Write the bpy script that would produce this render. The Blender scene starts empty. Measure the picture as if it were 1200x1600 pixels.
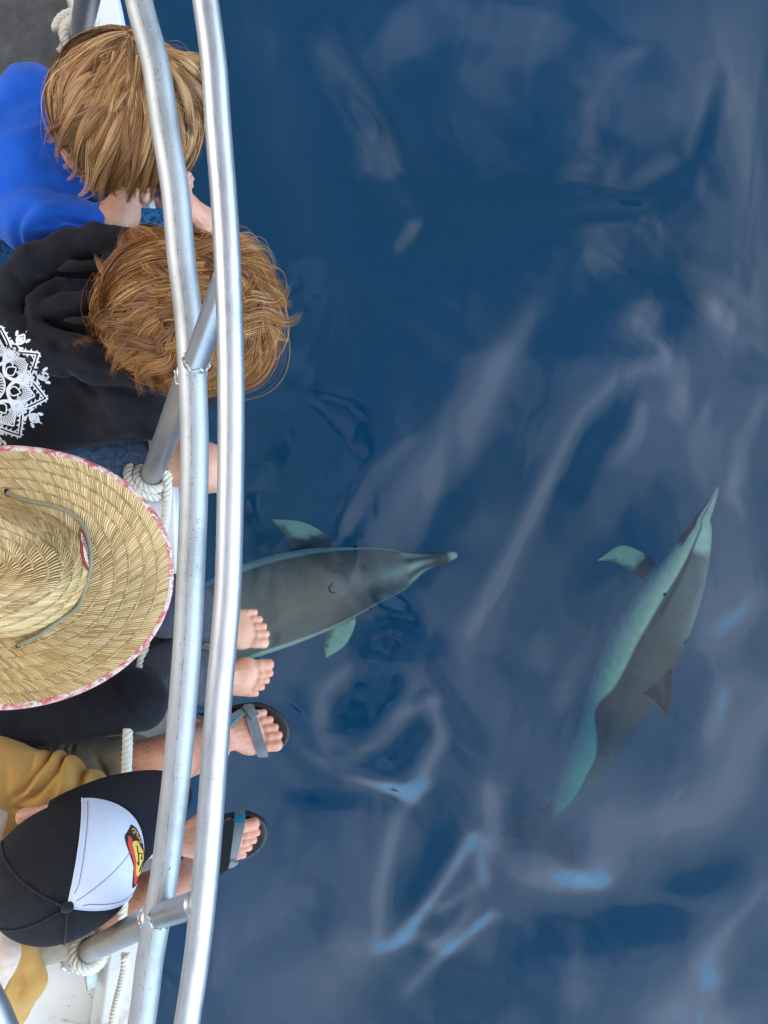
import bpy, bmesh, math, random, time
import numpy as np
from mathutils import Vector, Matrix
from mathutils.bvhtree import BVHTree

T0 = time.time()
rng = np.random.default_rng(11)
random.seed(5)
SC = bpy.context.scene
COL = SC.collection
H = 2.9            # eye height of the photographer above the sea surface, metres
F = 1209.0         # lens: pixels per metre at one metre, on the 1200 x 1600 photograph


def V(px, py, d):
    """a point seen at (px, py) of the photograph and lying d metres below the lens"""
    return np.array([(px - 600.0) / F * d, (800.0 - py) / F * d, H - d])


# ------------------------------------------------------------------ camera
cam_d = bpy.data.cameras.new('camera')
cam = bpy.data.objects.new('camera', cam_d)
COL.objects.link(cam)
cam.location = (0, 0, H)
cam.rotation_euler = (0, 0, 0)
cam_d.sensor_fit = 'VERTICAL'
cam_d.angle = 2 * math.atan(800.0 / F)
cam_d.clip_start = 0.02
cam_d.clip_end = 3000
SC.camera = cam

# ------------------------------------------------------------------ light
SUN_U = np.array([-0.93, 0.36])           # sun azimuth (x, y), veiled, on the boat's side
SUN_EL = math.radians(36)
sun_dir = Vector((SUN_U[0] * math.cos(SUN_EL), SUN_U[1] * math.cos(SUN_EL), math.sin(SUN_EL)))
sd = bpy.data.lights.new('sun', 'SUN')
sd.energy = 1.5
sd.angle = math.radians(26)
sd.color = (1.0, 0.95, 0.88)
sun = bpy.data.objects.new('sun', sd)
COL.objects.link(sun)
sun.location = (3, -4, 8)
sun.rotation_euler = sun_dir.to_track_quat('Z', 'Y').to_euler()

world = bpy.data.worlds.new('World')
SC.world = world
world.use_nodes = True
wn = world.node_tree
wn.nodes.clear()


def W(t, **kw):
    n = wn.nodes.new(t)
    for k, v in kw.items():
        setattr(n, k, v)
    return n


def wl(a, b):
    wn.links.new(a, b)


def wmath(op, a, b=None, c=None):
    n = W('ShaderNodeMath', operation=op)
    for i, v in enumerate((a, b, c)):
        if v is None:
            continue
        if isinstance(v, (int, float)):
            n.inputs[i].default_value = v
        else:
            wl(v, n.inputs[i])
    return n.outputs[0]


sky = W('ShaderNodeTexSky', sky_type='NISHITA')
sky.sun_disc = False
sky.sun_elevation = SUN_EL
sky.sun_rotation = math.atan2(SUN_U[0], SUN_U[1])
sky.air_density = 1.0
sky.dust_density = 1.0
tc = W('ShaderNodeTexCoord')
sep = W('ShaderNodeSeparateXYZ')
wl(tc.outputs['Generated'], sep.inputs[0])
zc = wmath('MAXIMUM', sep.outputs[2], 0.12)
sx = wmath('DIVIDE', sep.outputs[0], zc)
sy = wmath('DIVIDE', sep.outputs[1], zc)
# broken cloud sheet, thicker and brighter on the side away from the sun
tt = wmath('ADD', wmath('MULTIPLY', sx, 0.80), wmath('MULTIPLY', sy, -0.60))
cmb = W('ShaderNodeCombineXYZ')
wl(sx, cmb.inputs[0]); wl(sy, cmb.inputs[1])
nz = W('ShaderNodeTexNoise')
nz.inputs['Scale'].default_value = 1.6
nz.inputs['Detail'].default_value = 4.0
nz.inputs['Roughness'].default_value = 0.5
wl(cmb.outputs[0], nz.inputs['Vector'])
nz2 = W('ShaderNodeTexNoise')
nz2.inputs['Scale'].default_value = 5.5
nz2.inputs['Detail'].default_value = 3.0
nz2.inputs['Distortion'].default_value = 0.6
wl(cmb.outputs[0], nz2.inputs['Vector'])
t2 = wmath('ADD', tt, wmath('MULTIPLY', wmath('SUBTRACT', nz.outputs['Fac'], 0.5), 1.1))
t2 = wmath('ADD', t2, wmath('MULTIPLY', wmath('SUBTRACT', nz2.outputs['Fac'], 0.5), 0.42))
mr = W('ShaderNodeMapRange', interpolation_type='SMOOTHSTEP')
mr.inputs['From Min'].default_value = -0.30
mr.inputs['From Max'].default_value = 0.55
mr.inputs['To Min'].default_value = 0.10
mr.inputs['To Max'].default_value = 1.0
wl(t2, mr.inputs['Value'])
mr2 = W('ShaderNodeMapRange', interpolation_type='SMOOTHSTEP')     # brighter cloud opposite the sun, added for highlights on the ripples
mr2.inputs['From Min'].default_value = 0.25
mr2.inputs['From Max'].default_value = 1.45
wl(t2, mr2.inputs['Value'])
cc = W('ShaderNodeMix', data_type='RGBA')
CLOUD = 13.8
cc.inputs['A'].default_value = (0.97 * CLOUD, 0.99 * CLOUD, 1.03 * CLOUD, 1)
cc.inputs['B'].default_value = (2.15 * CLOUD, 2.25 * CLOUD, 2.5 * CLOUD, 1)
wl(mr2.outputs[0], cc.inputs['Factor'])
mr3 = W('ShaderNodeMapRange', interpolation_type='SMOOTHSTEP')     # bright blue band added low in the sky for blue glints on the water
mr3.inputs['From Min'].default_value = 1.42
mr3.inputs['From Max'].default_value = 1.85
wl(t2, mr3.inputs['Value'])
cg = W('ShaderNodeMix', data_type='RGBA')
cg.inputs['B'].default_value = (1.7 * CLOUD, 3.0 * CLOUD, 4.6 * CLOUD, 1)
mr4 = W('ShaderNodeMapRange', interpolation_type='SMOOTHSTEP')
mr4.inputs['From Min'].default_value = 5.0
mr4.inputs['From Max'].default_value = 7.0
mr4.inputs['To Min'].default_value = 1.0
mr4.inputs['To Max'].default_value = 0.0
wl(t2, mr4.inputs['Value'])
wl(wmath('MULTIPLY', mr3.outputs[0], mr4.outputs[0]), cg.inputs['Factor'])
wl(cc.outputs['Result'], cg.inputs['A'])
sm = W('ShaderNodeMix', data_type='RGBA')
wl(mr.outputs[0], sm.inputs['Factor'])
wl(sky.outputs[0], sm.inputs['A'])
wl(cg.outputs['Result'], sm.inputs['B'])
bg = W('ShaderNodeBackground')
bg.inputs['Strength'].default_value = 0.1
wl(sm.outputs['Result'], bg.inputs['Color'])
wo = W('ShaderNodeOutputWorld')
wl(bg.outputs[0], wo.inputs['Surface'])

SC.view_settings.view_transform = 'Standard'
SC.view_settings.look = 'None'
SC.view_settings.exposure = 0.12
SC.view_settings.gamma = 1.0
SC.view_settings.use_curve_mapping = False
SC.render.engine = 'CYCLES'
SC.cycles.use_denoising = True
SC.cycles.max_bounces = 10
SC.cycles.transparent_max_bounces = 16
SC.cycles.volume_bounces = 2
SC.cycles.sample_clamp_indirect = 6.0


# ------------------------------------------------------------------ materials
def new_mat(name):
    m = bpy.data.materials.new(name)
    m.use_nodes = True
    nt = m.node_tree
    bsdf = nt.nodes.get('Principled BSDF')
    return m, nt, bsdf


def node(nt, t, **kw):
    n = nt.nodes.new(t)
    for k, v in kw.items():
        setattr(n, k, v)
    return n


def link(nt, a, b):
    nt.links.new(a, b)


def ramp(nt, fac, stops):
    r = node(nt, 'ShaderNodeValToRGB')
    els = r.color_ramp.elements
    while len(els) < len(stops):
        els.new(0.5)
    for e, (p, c) in zip(els, stops):
        e.position = p
        e.color = (c[0], c[1], c[2], 1) if len(c) == 3 else c
    link(nt, fac, r.inputs[0])
    return r.outputs[0]


def noise(nt, scale, detail=4, rough=0.5, vec=None, dist=0.0):
    n = node(nt, 'ShaderNodeTexNoise')
    n.inputs['Scale'].default_value = scale
    n.inputs['Detail'].default_value = detail
    n.inputs['Roughness'].default_value = rough
    n.inputs['Distortion'].default_value = dist
    if vec is not None:
        link(nt, vec, n.inputs['Vector'])
    return n.outputs['Fac']


def objco(nt):
    return node(nt, 'ShaderNodeTexCoord').outputs['Object']


def bump(nt, bsdf, h, strength=0.3, dist=0.002):
    b = node(nt, 'ShaderNodeBump')
    b.inputs['Strength'].default_value = strength
    b.inputs['Distance'].default_value = dist
    link(nt, h, b.inputs['Height'])
    link(nt, b.outputs[0], bsdf.inputs['Normal'])


def mathn(nt, op, a, b=None):
    n = node(nt, 'ShaderNodeMath', operation=op)
    for i, v in enumerate((a, b)):
        if v is None:
            continue
        if isinstance(v, (int, float)):
            n.inputs[i].default_value = v
        else:
            link(nt, v, n.inputs[i])
    return n.outputs[0]


def mixc(nt, fac, a, b, mode='MIX'):
    n = node(nt, 'ShaderNodeMix', data_type='RGBA', blend_type=mode)
    for key, v in (('Factor', fac), ('A', a), ('B', b)):
        if isinstance(v, (int, float)):
            n.inputs[key].default_value = v
        elif isinstance(v, (tuple, list)):
            n.inputs[key].default_value = (v[0], v[1], v[2], 1)
        else:
            link(nt, v, n.inputs[key])
    return n.outputs['Result']


def vcol(nt, name='Col'):
    a = node(nt, 'ShaderNodeVertexColor')
    a.layer_name = name
    return a.outputs['Color']


def simple_mat(name, col, rough=0.6, metal=0.0, nscale=None, namp=0.15, bscale=None, bstr=0.2, bdist=0.001, sheen=0.0, spec=None):
    m, nt, b = new_mat(name)
    b.inputs['Roughness'].default_value = rough
    b.inputs['Metallic'].default_value = metal
    if spec is not None:
        b.inputs['Specular IOR Level'].default_value = spec
    if sheen:
        b.inputs['Sheen Weight'].default_value = sheen
        b.inputs['Sheen Roughness'].default_value = 0.5
    co = objco(nt)
    if nscale:
        f = noise(nt, nscale, 5, 0.55, co)
        lo = tuple(max(0, c * (1 - namp * 2)) for c in col)
        hi = tuple(c * (1 + namp * 2) for c in col)
        link(nt, ramp(nt, f, [(0.25, lo), (0.75, hi)]), b.inputs['Base Color'])
    else:
        b.inputs['Base Color'].default_value = (*col, 1)
    if bscale:
        bump(nt, b, noise(nt, bscale, 3, 0.6, co), bstr, bdist)
    return m


def cloth_mat(name, col, weave=700.0, rough=0.85, namp=0.12, sheen=0.15, bdist=0.0006, nscale=14, speck=0.0, speckcol=(0.3, 0.33, 0.4), aniso=(1, 1, 1)):
    m, nt, b = new_mat(name)
    b.inputs['Roughness'].default_value = rough
    b.inputs['Specular IOR Level'].default_value = 0.2
    b.inputs['Sheen Weight'].default_value = sheen
    co = objco(nt)
    f = noise(nt, nscale, 4, 0.55, co)
    lo = tuple(max(0, c * (1 - namp * 2)) for c in col)
    hi = tuple(c * (1 + namp * 2) for c in col)
    c = ramp(nt, f, [(0.25, lo), (0.75, hi)])
    mp = node(nt, 'ShaderNodeMapping')
    mp.inputs['Scale'].default_value = aniso
    link(nt, co, mp.inputs['Vector'])
    w = noise(nt, weave, 2, 0.7, mp.outputs[0])
    if speck:
        s = ramp(nt, w, [(0.5, (0, 0, 0)), (0.72, (1, 1, 1))])
        c = mixc(nt, mathn(nt, 'MULTIPLY', s, speck), c, speckcol)
    link(nt, c, b.inputs['Base Color'])
    bump(nt, b, w, 0.55, bdist)
    return m


# ------------------------------------------------------------------ objects
def mesh_obj(name, verts, faces, mat, parent=None, smooth=True, cols=None, uvs=None):
    me = bpy.data.meshes.new(name)
    verts = np.asarray(verts, dtype=np.float32)
    if isinstance(faces, np.ndarray) and faces.ndim == 2:
        nf, k = faces.shape
        me.vertices.add(len(verts))
        me.vertices.foreach_set('co', verts.ravel())
        me.loops.add(nf * k)
        me.loops.foreach_set('vertex_index', faces.astype(np.int32).ravel())
        me.polygons.add(nf)
        me.polygons.foreach_set('loop_start', np.arange(0, nf * k, k, dtype=np.int32))
        me.polygons.foreach_set('loop_total', np.full(nf, k, dtype=np.int32))
        me.update(calc_edges=True)
        me.validate()
    else:
        me.from_pydata([tuple(v) for v in verts.tolist()], [], [list(map(int, f)) for f in faces])
        me.update()
    me.polygons.foreach_set('use_smooth', np.full(len(me.polygons), smooth))
    if cols is not None:
        ca = me.color_attributes.new('Col', 'FLOAT_COLOR', 'POINT')
        c = np.ones((len(me.vertices), 4), dtype=np.float32)
        c[:, :3] = np.asarray(cols, dtype=np.float32)[:, :3]
        ca.data.foreach_set('color', c.ravel())
    if uvs is not None:
        ul = me.uv_layers.new(name='UVMap')
        li = np.empty(len(me.loops), dtype=np.int32)
        me.loops.foreach_get('vertex_index', li)
        ul.data.foreach_set('uv', np.asarray(uvs, dtype=np.float32)[li].ravel())
    o = bpy.data.objects.new(name, me)
    COL.objects.link(o)
    if mat is not None:
        for mm in (mat if isinstance(mat, (list, tuple)) else [mat]):
            me.materials.append(mm)
    if parent is not None:
        o.parent = parent
        bpy.context.view_layer.update()
        o.matrix_parent_inverse = parent.matrix_world.inverted()
    return o


def empty(name, loc=(0, 0, 0)):
    o = bpy.data.objects.new(name, None)
    COL.objects.link(o)
    o.location = loc
    o.empty_display_size = 0.1
    return o


def tag(o, label=None, cat=None, group=None, kind=None):
    for k, v in (('label', label), ('category', cat), ('group', group), ('kind', kind)):
        if v:
            o[k] = v
    return o


def catmull(pts, n):
    pts = np.asarray(pts, float)
    P = np.vstack([2 * pts[0] - pts[1], pts, 2 * pts[-1] - pts[-2]])
    out = []
    m = len(pts) - 1
    for i in range(m):
        p0, p1, p2, p3 = P[i:i + 4]
        k = n // m + (1 if i < n % m else 0)
        for t in np.linspace(0, 1, k, endpoint=False):
            out.append(0.5 * ((2 * p1) + (-p0 + p2) * t + (2 * p0 - 5 * p1 + 4 * p2 - p3) * t * t + (-p0 + 3 * p1 - 3 * p2 + p3) * t ** 3))
    out.append(pts[-1])
    return np.array(out)


def frames(path):
    """parallel-transported normal and binormal along a path"""
    T = np.gradient(path, axis=0)
    T /= np.linalg.norm(T, axis=1)[:, None] + 1e-12
    n0 = np.cross(T[0], [0.123, 0.45, 0.88])
    n0 /= np.linalg.norm(n0)
    N = [n0]
    for i in range(1, len(path)):
        n = N[-1] - T[i] * np.dot(N[-1], T[i])
        n /= np.linalg.norm(n) + 1e-12
        N.append(n)
    N = np.array(N)
    return T, N, np.cross(T, N)


def tube_geo(path, rad, nseg=16, cap=True, closed=False):
    path = np.asarray(path, float)
    n = len(path)
    rad = np.full(n, rad) if np.isscalar(rad) else np.asarray(rad, float)
    T, N, B = frames(path)
    a = np.linspace(0, 2 * np.pi, nseg, endpoint=False)
    v = path[:, None, :] + rad[:, None, None] * (np.cos(a)[None, :, None] * N[:, None, :] + np.sin(a)[None, :, None] * B[:, None, :])
    v = v.reshape(-1, 3)
    i, j = np.meshgrid(np.arange(n - 1), np.arange(nseg), indexing='ij')
    j2 = (j + 1) % nseg
    f = np.stack([i * nseg + j, i * nseg + j2, (i + 1) * nseg + j2, (i + 1) * nseg + j], -1).reshape(-1, 4)
    L = np.concatenate([[0], np.cumsum(np.linalg.norm(np.diff(path, axis=0), axis=1))])
    uv = np.stack([np.repeat(L, nseg), np.tile(a / (2 * np.pi), n)], -1)
    if cap:
        v = np.vstack([v, path[0], path[-1]])
        uv = np.vstack([uv, [0, 0], [L[-1], 0]])
        c0, c1 = n * nseg, n * nseg + 1
        jj = np.arange(nseg)
        j2 = (jj + 1) % nseg
        # degenerate-free caps as quads are awkward: use triangles padded by list
        tri0 = [[c0, int(b), int(a_)] for a_, b in zip(jj, j2)]
        tri1 = [[c1, int((n - 1) * nseg + a_), int((n - 1) * nseg + b)] for a_, b in zip(jj, j2)]
        return v, f.tolist() + tri0 + tri1, uv
    return v, f, uv


class MB:
    """collects pieces of geometry into one mesh"""
    def __init__(s):
        s.v, s.f, s.c, s.u, s.n = [], [], [], [], 0

    def add(s, v, f, col=None, uv=None):
        v = np.asarray(v, float)
        s.v.append(v)
        for q in (f.tolist() if isinstance(f, np.ndarray) else f):
            s.f.append([i + s.n for i in q])
        s.c.append(np.tile(col, (len(v), 1)) if (col is not None and np.ndim(col) == 1) else (col if col is not None else np.ones((len(v), 3))))
        s.u.append(uv if uv is not None else np.zeros((len(v), 2)))
        s.n += len(v)

    def tube(s, path, rad, nseg=12, col=None, cap=True):
        v, f, uv = tube_geo(path, rad, nseg, cap)
        s.add(v, f, col, uv)

    def build(s, name, mat, parent=None, smooth=True, cols=True):
        return mesh_obj(name, np.vstack(s.v), s.f, mat, parent, smooth, np.vstack(s.c) if cols else None, np.vstack(s.u))


# ------------------------------------------------------------------ sculpting by distance fields
def hash3(ix, iy, iz, seed):
    h = (ix * 374761393 + iy * 668265263 + iz * 2147483647 * 3 + seed * 974711) & 0xFFFFFFFF
    h = ((h ^ (h >> 13)) * 1274126177) & 0xFFFFFFFF
    h = h ^ (h >> 16)
    return (h & 0xFFFF) / 65535.0


def vnoise(p, scale, seed=0):
    q = np.asarray(p) * scale
    i = np.floor(q).astype(np.int64)
    f = q - i
    f = f * f * f * (f * (f * 6 - 15) + 10)
    r = 0
    for dx in (0, 1):
        for dy in (0, 1):
            for dz in (0, 1):
                w = (f[:, 0] if dx else 1 - f[:, 0]) * (f[:, 1] if dy else 1 - f[:, 1]) * (f[:, 2] if dz else 1 - f[:, 2])
                r = r + w * hash3(i[:, 0] + dx, i[:, 1] + dy, i[:, 2] + dz, seed)
    return r - 0.5


def fbm(p, scale, seed=0, oct=3):
    r = 0; a = 1.0
    for k in range(oct):
        r = r + a * vnoise(p, scale * 2 ** k, seed + k * 7)
        a *= 0.5
    return r


class Sdf:
    def __init__(s, h):
        s.h = h
        s.ops = []
        s.disp = []

    def cone(s, a, b, ra, rb, k=0.02, flat=None, sub=False):
        """tapered limb from a to b; flat=(axis, factor) squashes it along an axis"""
        a = np.asarray(a, float); b = np.asarray(b, float)
        m = max(ra, rb)
        lo = np.minimum(a, b) - m * 1.3 - k; hi = np.maximum(a, b) + m * 1.3 + k

        def fn(P):
            A = a; Bv = b
            Q = P
            if flat is not None:
                ax = np.asarray(flat[0], float); ax = ax / np.linalg.norm(ax); s_ = 1.0 / flat[1] - 1.0
                Q = P + ((P - a) @ ax)[..., None] * ax * s_
                Bv = b + np.dot(b - a, ax) * ax * s_
            ab = Bv - A
            L2 = max(np.dot(ab, ab), 1e-9)
            t = np.clip(((Q - A) @ ab) / L2, 0, 1)
            return np.linalg.norm(Q - A - t[..., None] * ab, axis=-1) - (ra + (rb - ra) * t)
        s.ops.append((fn, lo, hi, k, sub))

    def ell(s, c, r, k=0.02, R=None, sub=False):
        c = np.asarray(c, float); r = np.asarray(r, float)
        m = r.max() + k
        R = np.eye(3) if R is None else np.asarray(R, float)     # columns are the axes

        def fn(P):
            q = (P - c) @ R
            k0 = np.linalg.norm(q / r, axis=-1)
            k1 = np.linalg.norm(q / (r * r), axis=-1) + 1e-9
            return k0 * (k0 - 1.0) / k1
        s.ops.append((fn, c - m * 1.05, c + m * 1.05, k, sub))

    def chain(s, pts, rads, k=0.02, flat=None):
        for i in range(len(pts) - 1):
            s.cone(pts[i], pts[i + 1], rads[i], rads[i + 1], k, flat)

    def fold(s, pts, width, amp):
        """a crease (amp < 0) or ridge along a polyline lying near the surface"""
        s.disp.append(('fold', np.asarray(pts, float), width, amp))

    def foldxy(s, pts, width, amp):
        s.disp.append(('foldxy', np.asarray(pts, float)[:, :2], width, amp))

    def rough(s, scale, amp, seed=0, stretch=(1, 1, 1)):
        s.disp.append(('noise', scale, amp, seed, np.asarray(stretch, float)))

    def mesh(s):
        h = s.h
        adds = [o for o in s.ops if not o[4]]
        lo = np.min([o[1] for o in adds], axis=0) - 3 * h
        hi = np.max([o[2] for o in adds], axis=0) + 3 * h
        n = np.ceil((hi - lo) / h).astype(int) + 1
        D = np.full(n, 1.0, dtype=np.float32)
        for fn, l, u, k, sub in s.ops:
            i0 = np.clip(np.floor((l - 2 * k - 2 * h - lo) / h).astype(int), 0, n)
            i1 = np.clip(np.ceil((u + 2 * k + 2 * h - lo) / h).astype(int) + 1, 0, n)
            if np.any(i1 <= i0):
                continue
            ax = [lo[a] + h * np.arange(i0[a], i1[a]) for a in range(3)]
            P = np.stack(np.meshgrid(*ax, indexing='ij'), -1)
            d = fn(P)
            sl = tuple(slice(i0[a], i1[a]) for a in range(3))
            o = D[sl]
            if sub:
                d = -d
                hh = np.clip(0.5 - 0.5 * (d * -1 + o) / k * -1, 0, 1) if False else np.maximum(k - np.abs(o - d), 0) / k
                D[sl] = np.maximum(o, d) + hh * hh * k * 0.25
            else:
                hh = np.maximum(k - np.abs(o - d), 0) / k
                D[sl] = np.minimum(o, d) - hh * hh * k * 0.25
        if s.disp:
            amax = 0.02
            idx = np.nonzero(np.abs(D) < amax + 2 * h)
            P = np.stack([lo[a] + h * idx[a] for a in range(3)], -1)
            acc = np.zeros(len(P))
            for d in s.disp:
                if d[0] == 'noise':
                    acc -= d[2] * fbm(P * d[4], d[1], d[3])
                else:
                    pts = d[1]; Q = P if d[0] == 'fold' else P[:, :2]
                    best = np.full(len(P), 9.0); tt_ = np.zeros(len(P))
                    for i in range(len(pts) - 1):
                        ab = pts[i + 1] - pts[i]
                        t = np.clip(((Q - pts[i]) @ ab) / max(ab @ ab, 1e-12), 0, 1)
                        dd = np.linalg.norm(Q - pts[i] - t[:, None] * ab, axis=1)
                        m_ = dd < best
                        best[m_] = dd[m_]; tt_[m_] = (i + t[m_]) / (len(pts) - 1)
                    acc -= d[3] * np.exp(-(best / d[2]) ** 2) * np.clip(4.5 * tt_ * (1 - tt_) + 0.12, 0, 1)
            D[idx] += acc.astype(np.float32)
        return surface_nets(D, lo, h)


def surface_nets(D, lo, h):
    n = np.array(D.shape)
    S = D < 0
    c = np.zeros(n - 1, dtype=np.int8)
    for dx in (0, 1):
        for dy in (0, 1):
            for dz in (0, 1):
                c += S[dx:n[0] - 1 + dx, dy:n[1] - 1 + dy, dz:n[2] - 1 + dz]
    act = np.nonzero((c > 0) & (c < 8))
    nv = len(act[0])
    vid = np.full(n - 1, -1, dtype=np.int64)
    vid[act] = np.arange(nv)
    base = np.stack(act, -1)
    pos = np.zeros((nv, 3)); cnt = np.zeros(nv)
    corners = [(x, y, z) for x in (0, 1) for y in (0, 1) for z in (0, 1)]
    val = {q: D[act[0] + q[0], act[1] + q[1], act[2] + q[2]].astype(float) for q in corners}
    for q in corners:
        for a in range(3):
            if q[a]:
                continue
            r = list(q); r[a] = 1; r = tuple(r)
            v0, v1 = val[q], val[r]
            m = (v0 < 0) != (v1 < 0)
            t = np.where(m, v0 / np.where(m, v0 - v1, 1), 0)
            p = np.tile(np.array(q, float), (nv, 1))
            p[:, a] += t
            pos += np.where(m[:, None], p, 0)
            cnt += m
    verts = lo + h * (base + pos / cnt[:, None])
    faces = []
    for a in range(3):
        b, e = [(1, 2), (2, 0), (0, 1)][a]
        s0 = [slice(None)] * 3; s1 = [slice(None)] * 3
        s0[a] = slice(0, n[a] - 1); s1[a] = slice(1, n[a])
        A, B = S[tuple(s0)], S[tuple(s1)]
        g = np.stack(np.nonzero(A != B), -1)
        ok = (g[:, b] > 0) & (g[:, e] > 0) & (g[:, b] < n[b] - 1) & (g[:, e] < n[e] - 1)
        g = g[ok]
        flip = ~A[tuple(g.T)]

        def at(db, de):
            q = g.copy(); q[:, b] -= db; q[:, e] -= de
            return vid[tuple(q.T)]
        quad = np.stack([at(1, 1), at(0, 1), at(0, 0), at(1, 0)], -1)
        quad[flip] = quad[flip][:, ::-1]
        faces.append(quad)
    f = np.vstack(faces)
    return verts, f[(f >= 0).all(1)]


def bvh_of(v, f):
    return BVHTree.FromPolygons([tuple(p) for p in v], [list(map(int, q)) for q in f])


def rot_axes(fwd, up):
    """3x3 with columns x=fwd, y=left, z=up"""
    x = np.asarray(fwd, float); x = x / np.linalg.norm(x)
    u = np.asarray(up, float)
    y = np.cross(u, x); y = y / np.linalg.norm(y)
    z = np.cross(x, y)
    return np.stack([x, y, z], -1)
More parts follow.
